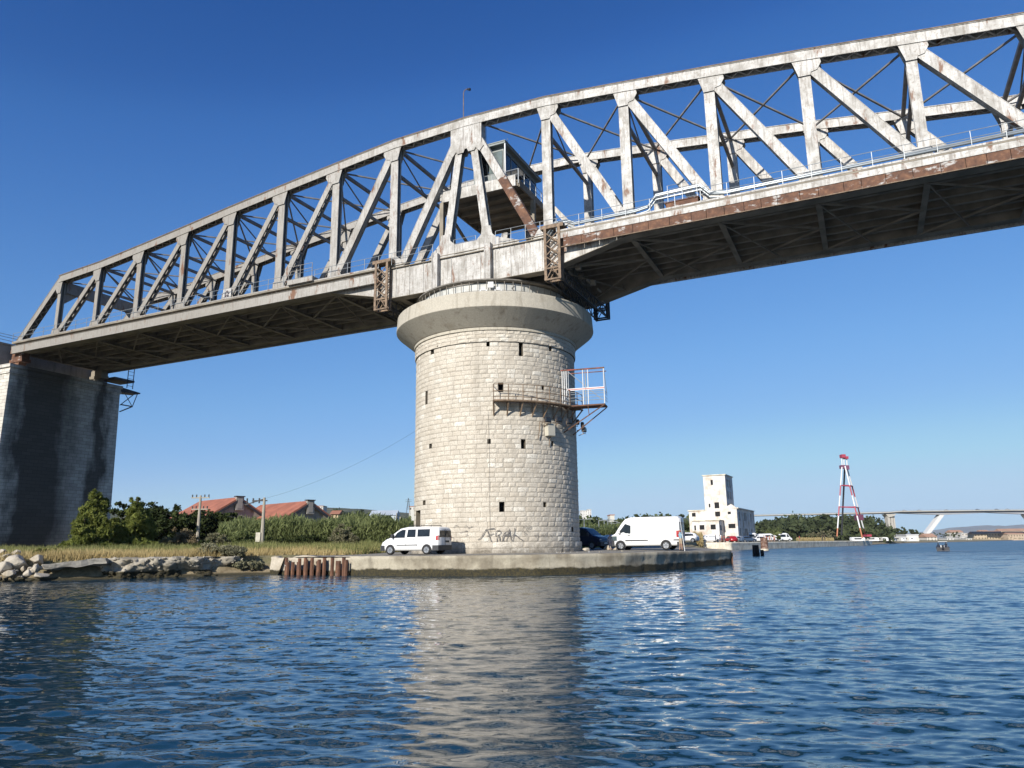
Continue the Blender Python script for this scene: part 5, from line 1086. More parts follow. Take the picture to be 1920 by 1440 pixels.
        for bars in P.get('roofbars',[]):
            d=MB(); x=bars; h=zt(x); w_=ys(x,h)*.82; d.tube([(x,-w_,h),(x,-w_,h+.09),(x,w_,h+.09),(x,w_,h)],.025,6); d.build('roof_bar',M['plast'],t)
    return t
def gpt(px,Y): x=at(px,1000,Y).x; return (x,Y,gz(x,Y)+.03)
# white people carrier parked against the pier
KG=dict(L=4.55,W=1.83,H=1.82,belt=1.08,tb=.13,zb=.26,paint=M['vwhite'],top=[(-2.275,1.66),(-2.2,1.77),(-1.6,1.82),(.2,1.83),(.75,1.74),(1.25,1.42),(1.55,1.14),(1.9,1.02),(2.16,.86),(2.275,.60)],
 wheels=(1.46,-1.42,.315),wind=(.78,1.50),
 sidewin=[[(1.18,1.13),(.32,1.13),(.30,1.63),(.55,1.63),(.92,1.48)],[(.14,1.16),(-.52,1.16),(-.50,1.64),(.10,1.64)],[(-.70,1.18),(-1.62,1.18),(-1.60,1.64),(-.68,1.64)]],
 ends=[('front_bumper','plast',1.95,2.275,.26,.62),('rear_bumper','plast',-1.85,-2.275,.26,.60)],
 side=[('side_moulding','plast',-.7,.95,.60,.66,.012),('door_handle','rim',.36,.52,.96,1.0,.02),('door_handle','rim',-.45,-.3,.96,1.0,.02),('door_gap','plast',.225,.24,.5,1.7,.004),('door_gap','plast',-.61,-.6,.5,1.7,.004),('tail_light','red',-2.262,-2.12,.92,1.22,.012)],
 face=[('rear_window','glass',-2.285,-.78,-.08,1.12,1.56),('rear_window','glass',-2.285,0.02,.70,1.12,1.56),('number_plate','plast',-2.285,-.55,-.1,.78,.90),('rear_door_seam','plast',-2.283,-.035,-.02,.6,1.68),('tail_light','red',-2.28,.74,.86,.92,1.22),('tail_light','red',-2.28,-.86,-.80,.92,1.22),('headlight','lamp',2.17,-.78,-.5,.70,.86),('headlight','lamp',2.17,.5,.78,.70,.86)],
 mirror=[('wing_mirror','plast',1.22,1.12)],roofbars=[.1,-.8,-1.6])
hd=math.atan2(.31,-.95)
fr=gpt(780,51.5); kg=vehicle('people_carrier','white people carrier van with dark windows parked at the left foot of the stone pier','van',fr,math.atan2(.42,-.90),KG)
# big white panel van
SP=dict(L=5.6,W=1.99,H=2.55,belt=1.25,tb=.09,zb=.32,paint=M['vwhite'],top=[(-2.8,2.44),(-2.7,2.53),(1.0,2.55),(1.45,2.42),(1.75,2.1),(2.1,1.62),(2.3,1.32),(2.6,1.16),(2.75,.95),(2.8,.7)],
 wheels=(1.85,-1.75,.36),wind=(1.5,2.22),sidewin=[[(2.02,1.30),(1.02,1.30),(1.0,1.98),(1.42,2.02)]],
 ends=[('front_bumper','plast',2.35,2.8,.32,.78),('rear_bumper','plast',-2.6,-2.8,.32,.62)],
 side=[('side_moulding','plast',-2.75,1.45,.70,.80,.012),('sill_trim','plast',-1.3,1.4,.33,.36,.012),('door_handle','plast',1.05,1.25,1.12,1.17,.02),('door_gap','plast',.93,.94,.5,2.2,.004),('door_gap','plast',-.35,-.34,.5,2.3,.004),('tail_light','red',-2.79,-2.58,.95,1.45,.012)],
 face=[('rear_window','glass',-2.81,-.8,-.1,1.5,2.1),('rear_window','glass',-2.81,.1,.8,1.5,2.1),('number_plate','white',-2.81,-.6,-.1,.65,.76),('tail_light','red',-2.81,-.95,-.88,.95,1.4),('tail_light','red',-2.81,.88,.95,.95,1.4),('rear_door_seam','plast',-2.812,-.01,.01,.6,2.4)],
 mirror=[('wing_mirror','white',1.88,1.32)])
SP['side'].append(('bonnet_side_panel',"dteal",2.14,2.74,.74,1.10,.010)); M['dteal']=simple('dark_teal_panel',(.07,.11,.12),.4)  # panel over the front wing coloured dark teal
vehicle('panel_van','large white high roof panel van with dark teal front wing on the quay edge','van',gpt(1212,59.5),math.atan2(.42,-.90),SP)
# dark blue van
M['navy']=simple('navy_car_paint',(.012,.018,.055),.22,0,.1,1)
BV=dict(L=4.4,W=1.83,H=1.85,belt=1.05,tb=.14,zb=.22,paint=M['navy'],top=[(-2.2,1.72),(-2.1,1.8),(.1,1.85),(.65,1.75),(1.35,1.18),(1.9,1.02),(2.1,.85),(2.2,.6)],wheels=(1.4,-1.35,.315),wind=(.72,1.30),
 sidewin=[[(1.1,1.12),(.25,1.12),(.22,1.62),(.5,1.62),(.8,1.48)]],ends=[('front_bumper','plast',1.9,2.2,.24,.6)],side=[('door_gap','plast',.15,.16,.5,1.6,.004)],
 face=[('headlight','lamp',2.12,-.8,-.52,.68,.84),('headlight','lamp',2.12,.52,.8,.68,.84),('number_plate','white',2.235,-.26,.26,.42,.53)],mirror=[('wing_mirror','plast',1.05,1.1)])
vehicle('small_van','dark navy blue small van half hidden behind the right side of the stone pier','van',gpt(1094,66.5),math.atan2(-.62,.80),BV)
def carspec(L,H,paint,hatch=True,van=False):
    if van: return dict(L=L,W=1.95,H=H,belt=1.15,tb=.1,zb=.3,paint=paint,top=[(-L/2,H-.08),(L*.16,H),(L*.27,H-.25),(L*.40,1.15),(L*.48,.95),(L/2,.6)],wheels=(L*.32,-L*.31,.34),wind=(L*.25,L*.38),sidewin=[[(L*.33,1.22),(L*.18,1.22),(L*.18,H-.35),(L*.24,H-.35)],[(L*.12,1.25),(-L*.2,1.25),(-L*.2,H-.4),(L*.12,H-.4)]])
    return dict(L=L,W=1.75,H=H,belt=.9,tb=.22,zb=.22,paint=paint,top=[(-L/2,.85),(-L*.46,.98),(-L*.36,H-.12),(-L*.2,H),(L*.06,H-.01),(L*.24,1.0),(L*.40,.86),(L*.48,.72),(L/2,.5)],wheels=(L*.31,-L*.30,.31),wind=(L*.08,L*.22),
      sidewin=[[(L*.2,.95),(-.02,.95),(-.02,H-.14),(L*.07,H-.14)],[(-.1,.95),(-L*.36,.95),(-L*.3,H-.16),(-.1,H-.14)]])
def pt_(c,n_): return simple(n_,c,.3,0,.04,1)
silver=pt_((.50,.52,.55),'silver_car_paint'); bluegrey=pt_((.07,.11,.18),'blue_grey_car_paint'); redp=pt_((.42,.02,.03),'red_car_paint')
def quaypos(px,d):
    best=min(((abs((at(px,1000,float(47.6*0+166.5+113.5*t)).x)-(47.6+84.4*t)),t) for t in np.linspace(0,1,600)),key=lambda q:q[0])[1]
    Y=166.5+113.5*best; 
    for _ in range(8):
        x=at(px,1000,Y).x; e=(Y-float(shore(x)))-d; Y-=e*.8 if abs(e)>.05 else 0; Y=max(Y,166)
    x=at(px,1000,Y).x; return (x,Y,gz(x,Y)+.03)
vehicle('parked_car','small white hatchback seen past the person at the front of the panel van','car',gpt(1141,100),math.radians(200),carspec(4.1,1.45,M['vwhite']),'parked cars',False)
vehicle('parked_car','white car on the sandy ground between the panel van and the ruined building','car',gpt(1284,118),math.radians(160),carspec(4.2,1.5,M['vwhite']),'parked cars',False)
vehicle('parked_van','white minibus parked at the left corner of the far quay','van',(44.6,172,1.68),math.radians(187),carspec(4.9,1.75,M['vwhite'],van=True),'vehicles on the far quay',False)
for px,d,yw,sp,lb in [(1346,7,80,carspec(4.2,1.5,M['black']),'black car right beside the white minibus on the far quay'),(1369,8,100,carspec(4.0,1.5,redp),'red hatchback in front of the ruined building'),(1385,9,30,carspec(4.4,1.5,silver),'silver white car right of the red hatchback'),(1400,6,20,carspec(4.5,1.5,bluegrey),'blue grey car among the white cars on the far quay'),(1419,6,195,carspec(4.3,1.5,M['vwhite']),'white hatchback between the blue grey car and the rusty cylinder'),(1407,15,15,carspec(5.2,2.3,M['vwhite'],van=True),'white van parked behind the blue grey car'),(1437,14,15,carspec(5.2,2.2,M['vwhite'],van=True),'white van behind the group of bathers'),(1466,14,10,carspec(5.4,2.4,M['vwhite'],van=True),'white van right of the group of bathers')]:
    vehicle('parked_car' if sp['H']<2 else 'parked_van',lb,'car' if sp['H']<2 else 'van',quaypos(px,d),math.radians(yw),sp,'vehicles on the far quay',False)
# ================================================================ PEOPLE
def cloth(name,skin,shirt,legs,zw=.53,zn=.83,zk=.30,shoe=(.03,.03,.03)):
    m,n,l,b=mat(name); tc=n.new('ShaderNodeTexCoord'); sx=n.new('ShaderNodeSeparateXYZ'); l.new(tc.outputs['Object'],sx.inputs[0])
    dv=n.new('ShaderNodeMath'); dv.operation='DIVIDE'; l.new(sx.outputs[2],dv.inputs[0]); dv.inputs[1].default_value=1.75
    l.new(ramp(n,l,dv.outputs[0],[(0,shoe),(.045,skin),(zk,legs),(zw,shirt),(zn,skin)],'CONSTANT'),b.inputs['Base Color']); b.inputs['Roughness'].default_value=.8; return m
def person(label,loc,rz,h,m,hair=(.03,.02,.015),pose='stand',group=None,sit=False):
    sc=h/1.75
    V_={'pel':(0,0,.95),'wst':(0,0,1.12),'chs':(0,-.01,1.33),'nek':(0,0,1.49),'hd':(0,.015,1.60),'top':(0,.01,1.71)}
    E_=[('pel','wst'),('wst','chs'),('chs','nek'),('nek','hd'),('hd','top')]; Rr={'pel':(.15,.11),'wst':(.14,.10),'chs':(.165,.11),'nek':(.055,.055),'hd':(.085,.10),'top':(.065,.08)}
    for s,k in ((-1,'l'),(1,'r')):
        fw=.30 if (pose=='reach' or (pose=='one' and s<0)) else .06
        V_['sh'+k]=(s*.18,0,1.43); V_['el'+k]=(s*.25,fw*.4,1.17); V_['wr'+k]=(s*(.25 if fw<.2 else .16),fw,.95 if fw<.2 else 1.12); V_['ha'+k]=(s*(.25 if fw<.2 else .14),fw+.05,.84 if fw<.2 else 1.14)
        V_['hp'+k]=(s*.09,0,.90)
        if sit: V_['kn'+k]=(s*.12,.42,.92); V_['an'+k]=(s*.12,.45,.50); V_['to'+k]=(s*.12,.58,.47)
        else: V_['kn'+k]=(s*.105,.03,.50); V_['an'+k]=(s*.11,-.01+.05*s,.09); V_['to'+k]=(s*.13,.13+.05*s,.04)
        E_+=[('chs','sh'+k),('sh'+k,'el'+k),('el'+k,'wr'+k),('wr'+k,'ha'+k),('pel','hp'+k),('hp'+k,'kn'+k),('kn'+k,'an'+k),('an'+k,'to'+k)]
        Rr.update({'sh'+k:(.065,.065),'el'+k:(.042,.042),'wr'+k:(.030,.030),'ha'+k:(.032,.018),'hp'+k:(.095,.095),'kn'+k:(.06,.06),'an'+k:(.04,.045),'to'+k:(.04,.03)})
    ks=list(V_); me=bpy.data.meshes.new('person'); me.from_pydata([tuple(c*sc for c in V_[k]) for k in ks],[(ks.index(a),ks.index(b)) for a,b in E_],[]); o=bpy.data.objects.new('person',me); COL.objects.link(o)
    mo=o.modifiers.new('skin','SKIN'); 
    sk=me.skin_vertices[0].data if me.skin_vertices else None
    if sk is None:
        bm=bmesh.new(); bm.from_mesh(me); ly=bm.verts.layers.skin.verify()
        for i,v in enumerate(bm.verts): v[ly].radius=tuple(r*sc for r in Rr[ks[i]]); v[ly].use_root=(i==0)
        bm.to_mesh(me); bm.free()
    else:
        for i,k in enumerate(ks): sk[i].radius=tuple(r*sc for r in Rr[k]); sk[i].use_root=(i==0)
    o.modifiers.new('sub','SUBSURF').levels=1; o.modifiers['sub'].render_levels=1; me.materials.append(m); mo.use_smooth_shade=True
    o.location=loc; o.rotation_euler=(0,0,rz); tag(o,label,'person',group)
    d=MB(); d.lathe([(.02*sc,1.765*sc),(.075*sc,1.74*sc),(.098*sc,1.68*sc),(.10*sc,1.62*sc)],12); hr=d.build('hair',simple('hair',hair,.9),o,smooth=True)
    return o
sk_=(.42,.25,.17)
navy=cloth('dark_clothes',sk_,(.015,.018,.035),(.02,.025,.05),zk=.10)
person('person in dark clothes standing between the navy van and the white panel van',gpt(1143.5,58),math.radians(160),1.25,navy)
person('person in pale blue shirt and beige shorts behind the white panel van',gpt(1275,56.2),math.radians(-60),1.50,cloth('blue_shirt_beige_shorts',sk_,(.30,.46,.56),(.48,.38,.26)),hair=(.4,.15,.1),pose='one')
d=MB(); a=gpt(1282,55.8); p0=Vector(a); p1=at(1274.5,971,55.8); d.tube([p0,p1],.03,6,r2=.015); tag(d.build('pole',M['white']),'slim white pole leaning upright beside the person in the pale blue shirt','pole')
c1=cloth('swimwear_red',(.48,.27,.18),(.48,.27,.18),(.35,.04,.03)); c2=cloth('bather_clothes',(.45,.25,.17),(.5,.1,.08),(.1,.1,.12)); c3=cloth('pale_clothes',sk_,(.6,.6,.6),(.1,.12,.2)); 
for px,d_,m_,lb,h in [(1341,2.5,navy,'person in dark clothes just right of the white minibus',1.7),(1349,3.5,c3,'person in a pale top beside the black car on the far quay',1.7),(1352.5,1.5,c1,'bather with bare skin and red trunks, left of the pair on the far quay',1.7),(1357,1.8,c2,'person in a red top, right of the pair on the far quay',1.65),(1432,3,c1,'bather nearest the rusty cylinder in the group on the far quay',1.75),(1437,4,c2,'person in a red top, second in the group on the far quay',1.7),(1442,3.2,c1,'tanned bather in the middle of the group on the far quay',1.75),(1446,4.2,c3,'person in pale clothes in the group on the far quay',1.7),(1451,3.4,c1,'bather at the right end of the group on the far quay',1.75),(1498,3,c2,'lone person in red on the far quay between the vans and the bushes',1.7),(1541,1.2,navy,'left of two dark figures at the edge of the far quay',1.75),(1545.5,1.2,navy,'right of two dark figures at the edge of the far quay',1.75)]:
    person(lb,quaypos(px,d_),random.uniform(0,6),h,m_,group='people on the far quay')
# ================================================================ FAR QUAY, PILES
q=wall('far_quay_wall',[(41.3,170),(42.2,168.3),(47.6,166.5),(132,280),(134,283)],1.68,-.6,M['farquay'],.05,step=1.2,nz=9,thick=1.2,joint=12,seed=8); tag(q,'long straight concrete wall of the far quay with dark seams','wall')
d=MB(); P=densify([(18.6,81),(22,94),(27,112)],.5)
for i in range(len(P)-1): x,y=P[i]; h=1.25+random.uniform(-.12,.12); d.box(x-.16,x+.22,y-.1,y+.45,-.3,h)
tag(d.build('rusty_shore_edge',M['rust']),'low row of rusty sheet piles along the shore behind the white panel van','piling')
M['tar']=simple('tarred_timber',(.012,.012,.013),.8,0,.3,3,.02)
for px,y0,y1,dx,lb in [(1414.5,1042,1022,-1.,'left black timber pile of the three standing in the channel'),(1422,1042,1022,-3,'middle black timber pile of the three standing in the channel'),(1430,1042,1031,-1.5,'short right black timber pile of the three standing in the channel')]:
    a=at(px,y0,91.5); b_=at(px+dx,y1,91.5); a.z=-.6; d=MB(); n_=9; pts=[a.lerp(b_,t) for t in np.linspace(0,1,5)]; d.tube(pts,.24,9,r2=.20); tag(d.build('mooring_pile',M['tar']),lb,'pile','black timber piles')
a=at(1434,1032,148); d=MB(); d.lathe([(.70,-1),(.70,2.45),(.66,2.47),(.66,2.3),(0,2.3)],24); o=d.build('mooring_cylinder',rust_paint('rust_stained_cylinder',.42,.55,(.36,.25,.20)),smooth=False); o.location=(a.x,a.y,0); tag(o,'rust brown steel mooring cylinder standing in the water before the far quay','dolphin')
d=MB(); d.lathe([(.78,.0),(.80,.35),(.71,.37)],24,cap=False); d.build('concrete_collar',M['farquay'],o)
for i,(px,py,Y,s,lb) in enumerate([(1099,1031,57.2,.30,'square concrete block lying before the navy van'),(1140,1029,62,.35,'pale rock under the front of the white panel van'),(1155,1030,62,.30,'yellowish rock beside the person in dark clothes'),(1280,1030,58.5,.16,'white stone at the foot of the white pole'),(1167,1034,54.5,.10,'small pale stone near the quay edge below the panel van')]):
    rock(px,py,Y,s*1.2,s,s*.8,400+i,lb,name='stone')
for i in range(16):
    px=random.uniform(1020,1130); Y=random.uniform(51.2,53); me=rock_mesh('litter',random.uniform(.03,.09),random.uniform(.03,.08),.03,500+i,9); me.materials.append(M['white'] if i%2 else M['rock']); o=bpy.data.objects.new('litter',me); COL.objects.link(o); x=at(px,1000,Y).x; o.location=(x,Y,gz(x,Y)+.04); tag(o,'one of the scraps of pale litter strewn at the right foot of the pier','litter','litter at the foot of the pier')
# small upturned wreck in the grass
x,y,z=base(393,58); t=thing('dinghy','small white wrecked dinghy lying in the dry grass left of the box pole','boat',(x,y,z+.10),.25); t.scale=(.55,.55,.6); d=MB(); d.prism([(-1.3,.0),(-1.0,.42),(1.5,.55),(1.2,.1)],-.5,.5); d.build('hull',M['white'],t); d=MB(); d.box(-1.1,1.45,-.56,.56,.55,.60); d.build('gunwale',M['railing'],t)
# ================================================================ RUINED BUILDING
M['plaster']=concrete('peeling_white_plaster',(.88,.85,.78),(.58,.43,.32),(.45,.68)); M['plastshade']=M['plaster']
def facade(d,holes,dd,x0,x1,z0,z1,y,depth=.22,axis='y',out=-1,win=None):
    xs_=sorted({x0,x1,*[h[0] for h in holes],*[h[2] for h in holes]}); zs_=sorted({z0,z1,*[h[1] for h in holes],*[h[3] for h in holes]})
    f=(lambda a,b,c:(a,b,c)) if axis=='y' else (lambda a,b,c:(b,a,c))
    for xa,xb in zip(xs_[:-1],xs_[1:]):
        for za,zb_2 in zip(zs_[:-1],zs_[1:]):
            cx_,cz_=(xa+xb)/2,(za+zb_2)/2
            if any(h[0]<cx_<h[2] and h[1]<cz_<h[3] for h in holes): continue
            d.add([f(xa,y,za),f(xb,y,za),f(xb,y,zb_2),f(xa,y,zb_2)],[(0,1,2,3)])
    yi=y-out*depth
    for h in holes:
        a,b_,c,e=h; d.add([f(a,y,b_),f(c,y,b_),f(c,y,e),f(a,y,e),f(a,yi,b_),f(c,yi,b_),f(c,yi,e),f(a,yi,e)],[(0,4,5,1),(1,5,6,2),(2,6,7,3),(3,7,4,0)])
        k=MB(); k.add([f(a,yi,b_),f(c,yi,b_),f(c,yi,e),f(a,yi,e)],[(0,1,2,3)]); k.build('window_opening',M['dark'],dd)
YB=190.; o0=at(1367.8,1012,YB); rb=thing('ruined_building','derelict white building with a tall square tower and black windows on the far quay','building',(o0.x,YB,1.7),math.radians(-27))
def fx(px,sh=0): return (px-1367.8+sh)/7.15
def fz(py,Y=YB): return (1016.9-py)/1385*Y+1.6-1.7
def RH(lst,sh=0,Y=YB): return [(fx(a,sh),fz(d_,Y),fx(c,sh),fz(b_,Y)) for a,b_,c,d_ in lst]
def block(nm,x0,x1,y0,y1,H,fh,shh=[],roof=True,sh=0,base_=-1):
    d=MB(); facade(d,fh,rb,x0,x1,base_,H,y0); facade(d,shh,rb,y0,y1,base_,H,x1,axis='x',out=1); d.add([(x0,y0,base_),(x0,y1,base_),(x0,y1,H),(x0,y0,H)],[(0,1,2,3)]); d.add([(x0,y1,base_),(x1,y1,base_),(x1,y1,H),(x0,y1,H)],[(0,1,2,3)]); w_=d.build(nm,M['plaster'],rb)
    if roof: d=MB(); d.box(x0-.25,x1+.25,y0-.25,y1+.25,H+.002,H+.22); d.build('roof_slab',M['farquay'],rb)
tH=fz(893)
sw=[(1.5+i*3.2+j*1.2,tH-2.9-k*3.05,1.5+i*3.2+j*1.2+1.0,tH-1.0-k*3.05) for k in range(4) for i in range(2) for j in (0,1)]
block('tower_wall',fx(1328),0,0,9.5,tH,RH([(1341.3,901,1345.5,910.5),(1345.5,943,1354,954),(1345.5,960,1354.5,969),(1335,945,1338,952)]),sw)
block('left_wing_wall',fx(1297),fx(1328)-.05,.3,8,fz(957.5),RH([(1302.5,961,1309.5,968)]))
S5=7.4; block('front_block_wall',fx(1304.5,S5),fx(1352,S5),-5.5,.25,fz(976.5,185),RH([(1308,984.5,1311,993.5),(1317.5,984,1326,992.5),(1337,983.5,1346,992.5)],S5,185),[(-4.2,fz(994,185),-2.4,fz(985,185))])
wH=fz(955.5); wy=[ (2.2+i*2.7+j*2.2,z0,2.2+i*2.7+j*2.2+1.6,z0+2.1) for z0 in (wH-2.9,wH-6.9) for i,js in ((0,(0,)),(2.6,(0,1)),(6.2,(0,))) for j in js]
wx1=fx(1384.6)
block('right_wing_wall',.05,wx1,-.2,24,wH,RH([(1368.5,961,1374,965.5),(1364.5,983,1380.3,991)]),wy,roof=False)
d=MB(); d.prism([(-1.3,wH),(wx1+.3,wH),((wx1)/2-.1,wH+1.15)],-.25,.1); d.box(-1.25,.04,-.22,.2,-1,wH); d.build('gable',M['plaster'],rb)
d=MB(); d.box(.0,wx1+.35,.12,24.3,wH+.003,wH+.25); d.build('roof_slab',M['farquay'],rb)
for y_ in (7.3,15.6,23.6): d=MB(); d.box(wx1,wx1+.22,y_-.35,y_+.35,-1,wH); d.build('pilaster',M['plaster'],rb)
# ================================================================ RED AND WHITE PYLON
m,n,l,b=mat('red_white_bands'); tc=n.new('ShaderNodeTexCoord'); sx=n.new('ShaderNodeSeparateXYZ'); l.new(tc.outputs['Object'],sx.inputs[0]); dv=n.new('ShaderNodeMath'); dv.operation='DIVIDE'; l.new(sx.outputs[2],dv.inputs[0]); dv.inputs[1].default_value=34
YP=262
def hz(py): return at(1595,py,YP).z/34
wc,rc,oc=(.80,.80,.80),(.46,.07,.09),(.52,.17,.06)
l.new(ramp(n,l,dv.outputs[0],[(0,oc),(hz(991),wc),(hz(968),rc),(hz(950),wc),(hz(930),rc),(hz(911),wc)],'CONSTANT'),b.inputs['Base Color']); b.inputs['Roughness'].default_value=.5; M['bands']=m
M['pred']=simple('pylon_red',(.46,.06,.10),.5,0,.1)
py_=thing('lattice_pylon','tall tapering red and white banded four legged pylon beyond the far quay','pylon',(0,0,0))
def leg(a,b,YA,YB_,r,m_,nm='leg'):
    d=MB(); d.tube([at(*a,YA),at(*b,YB_)],r,8); return d.build(nm,m_,py_)
leg((1578.7,876),(1569.4,1006),262,256,.22,M['bands']); leg((1584.4,874),(1617,1009),262,256,.24,M['bands']); leg((1588.2,877),(1623.7,1007),266,272,.24,M['bands']); leg((1583.7,880),(1578,1003),266,272,.30,M['dsteel'],'ladder_mast')
for (a,b,YA,YB2) in (((1576,910),(1593.5,910),261,261),((1593.5,910),(1598.5,912),261,268),((1583,911),(1598.5,912),268,268),((1573,950.5),(1602,950.5),259.5,259.5),((1602,950.5),(1610,952),259.5,269),((1581,951),(1610,952),269,269),((1576,910),(1583,911),261,268),((1573,950.5),(1581,951),259.5,269)): d=MB(); d.bar(at(*a,YA),at(*b,YB2),.3,.42,(0,0,1)); d.build('cross_beam',M['pred'],py_)
for a,b in (((1579,877),(1578.2,857)),((1583,876),(1582,857)),((1588.5,878),(1587.6,860))): leg(a,b,264,264,.2,M['white'],'mast')
d=MB(); p=at(1581,855.5,264); d.box(p.x-.9,p.x+.5,263,265,p.z-.6,p.z+.6); p=at(1586,858,264); d.box(p.x-.6,p.x+.6,263.2,265.2,p.z-.5,p.z+.4); d.build('head_frame',M['pred'],py_)
d=MB(); p=at(1580,875,264); d.box(p.x-.8,p.x+.5,263,265,p.z-.7,p.z+.5); p=at(1587,876,264); d.box(p.x-.6,p.x+.6,263,265,p.z-.9,p.z+.6); d.build('pulley_block',simple('plum_steel',(.22,.08,.14),.5),py_)
d=MB(); p=at(1612,970,262); d.box(p.x-1.0,p.x+.9,261,264,p.z-1.0,p.z+.9); d.build('control_box',simple('plum_box',(.16,.05,.09),.5),py_)
d=MB(); p=at(1624,1004,262); d.box(p.x-.6,p.x+1.0,260,263,p.z-.4,p.z+.3); d.build('winch',M['pred'],py_)
# ================================================================ MOTORWAY VIADUCT
M['via']=concrete('viaduct_concrete',(.55,.52,.46),(.4,.35,.3),(.55,.8)); M['vsteel']=simple('viaduct_pale_girder',(.42,.43,.46),.5,0,.1,.02)
vi=thing('motorway_viaduct','long pale motorway viaduct crossing the channel on one upright pier and slanting legs','bridge',(0,0,0)); YV=900
tp=[(1395,966.5),(1500,964.2),(1600,962),(1660,960.4),(1682,958.6),(1765,957.6),(1850,956.6),(1925,956.2),(2100,956.5)]
bt=[(1395,968.6),(1500,966.4),(1600,964.6),(1660,963.4),(1682,962.6),(1765,965.4),(1850,961.4),(1925,964.5),(2100,962)]
T_=[at(*p,YV) for p in tp]; B_=[at(*p,YV) for p in bt]; d=MB(); d.strip([(p.x,p.z) for p in T_],[(p.x,p.z-1.0) for p in T_],YV-8,YV+8); d.build('road_deck',M['via'],vi)
d=MB(); d.strip([(p.x,p.z-1.01) for p in T_],[(p.x,p.z) for p in B_],YV-4.5,YV+4.5); d.build('box_girder',M['vsteel'],vi)
d=MB(); d.strip([(p.x,p.z+.9) for p in T_],[(p.x,p.z+.5) for p in T_],YV-8.1,YV-8.0); d.build('guard_rail',M['railing'],vi)
for k,(xa,xb) in enumerate(((1659.5,1664),(1666,1670),(1671.5,1674.5))):
    a,b_=at(xa,964,YV),at(xb,964,YV); d=MB(); d.box(a.x,b_.x,YV-5+k,YV+3,-1,at(xa,963.5,YV).z); d.build('pier_column',M['via'],vi)
a,b_=at(1657,968,YV),at(1676,964,YV); d=MB(); d.prism([(a.x,b_.z),(b_.x,b_.z),(b_.x-3,b_.z-2.5),(a.x+3,b_.z-4)],YV-6,YV+5); d.build('pier_head',M['via'],vi)
for (x0,y0),(x1,y1) in (((1764,964.5),(1735,1003)),((1920,963.5),(1952,1003))): d=MB(); d.bar(at(x0,y0,YV),at(x1,y1,YV),8,4.2,(0,1,0)); d.build('slanting_leg',M['white'],vi)
for px in (1693,1721,1772,1830,1866,1886,1607): p=at(px,957,YV); z=np.interp(p.x,[q.x for q in T_],[q.z for q in T_]); t=vehicle('car','one of the tiny vehicles driving over the viaduct','vehicle',(p.x,YV-3,float(z)),0,carspec(4.4,1.5,silver if px%3 else bluegrey),'vehicles on the viaduct',False)
# ================================================================ TOWN, CARAVANS
def house(nm,label,px0,py0,px1,py1,Y,c,roofc=(.45,.20,.12),flat=True,rows=2,cols=4,dep=14,grp=None,cat='building'):
    a=at(px0,py1,Y); b_=at(px1,py0,Y); t=thing(nm,label,cat,((a.x+b_.x)/2,Y,0),0,grp); w2=(b_.x-a.x)/2; H=b_.z; m_=simple(nm+'_plaster',c,.85,0,.08,.05); hs=[]
    z0=max(1,a.z); fh=(H-z0)/max(rows,1)
    if rows*cols:
        cw=2*w2/cols; hs=[(-w2+cw*(i+.3),z0+fh*(j+.3),-w2+cw*(i+.62),z0+fh*(j+.78)) for i in range(cols) for j in range(rows)]
    d=MB(); facade(d,hs,t,-w2,w2,-1,H,0,depth=.4); d.add([(-w2,0,-1),(-w2,dep,-1),(-w2,dep,H),(-w2,0,H)],[(0,1,2,3)]); d.add([(w2,0,-1),(w2,0,H),(w2,dep,H),(w2,dep,-1)],[(0,1,2,3)]); d.add([(-w2,dep,-1),(w2,dep,-1),(w2,dep,H),(-w2,dep,H)],[(0,1,2,3)]); d.build('wall',m_,t)
    d=MB(); rm=simple(nm+'_roof',roofc,.85,0,.15,.1)
    if flat: d.box(-w2-.3,w2+.3,-.3,dep+.3,H,H+.5)
    else: d.prism([(-.6,H),(dep+.6,H),(dep/2,H+dep*.22)],-w2-.5,w2+.5,axis='x')
    d.build('roof',rm,t); return t
house('apartment_block','white apartment block on the wooded skyline just right of the stone pier',1089,957.5,1108,972,880,(.78,.76,.72),(.6,.6,.58),rows=5,cols=6); house('apartment_block','slightly taller stair tower of the white apartment block on the skyline',1102.5,955.5,1108.5,972,878,(.78,.76,.72),(.6,.6,.58),rows=5,cols=2)
for i,(a,b_,c,d_,Y,col,fl,lb) in enumerate([(1786,998,1806,1010,980,(.72,.68,.6),False,'white house at the left end of the pale town'),(1804,1000,1826,1010,960,(.70,.66,.6),True,'low white building right of the leftmost town house'),(1828,1001,1850,1013,940,(.62,.50,.35),False,'beige housing block, left half of the long one'),(1850,999.5,1880,1013,945,(.62,.50,.35),False,'long beige housing block in the middle of the town'),(1842,998,1856,1006,990,(.66,.6,.5),False,'small cream house behind the long beige block'),(1878,995.5,1902,1008,1000,(.66,.50,.36),False,'tall orange beige block right of the middle of the town'),(1900,995,1925,1008,1010,(.68,.52,.38),False,'orange beige block at the right picture edge'),(1890,1001,1925,1008,930,(.60,.47,.34),False,'lower terrace in front of the right hand blocks'),(1801,1007,1813,1014,800,(.74,.71,.66),True,'small white waterside house under the town'),(1739,1007,1757,1015,640,(.74,.7,.62),False,'small white gabled shed right of the viaduct slanting leg'),(1776,1009,1788,1013,700,(.72,.7,.66),True,'low white hut by the shore'),(1812,1010,1822,1015,760,(.7,.66,.58),True,'second low white hut by the shore')]):
    house('town_building',lb,a,b_,c,d_,Y,col,roofc=(.50,.30,.20) if not fl else (.6,.6,.6),flat=fl,rows=2 if d_-b_>7 else 1,cols=max(2,int((c-a)/5)),grp='buildings of the far town')
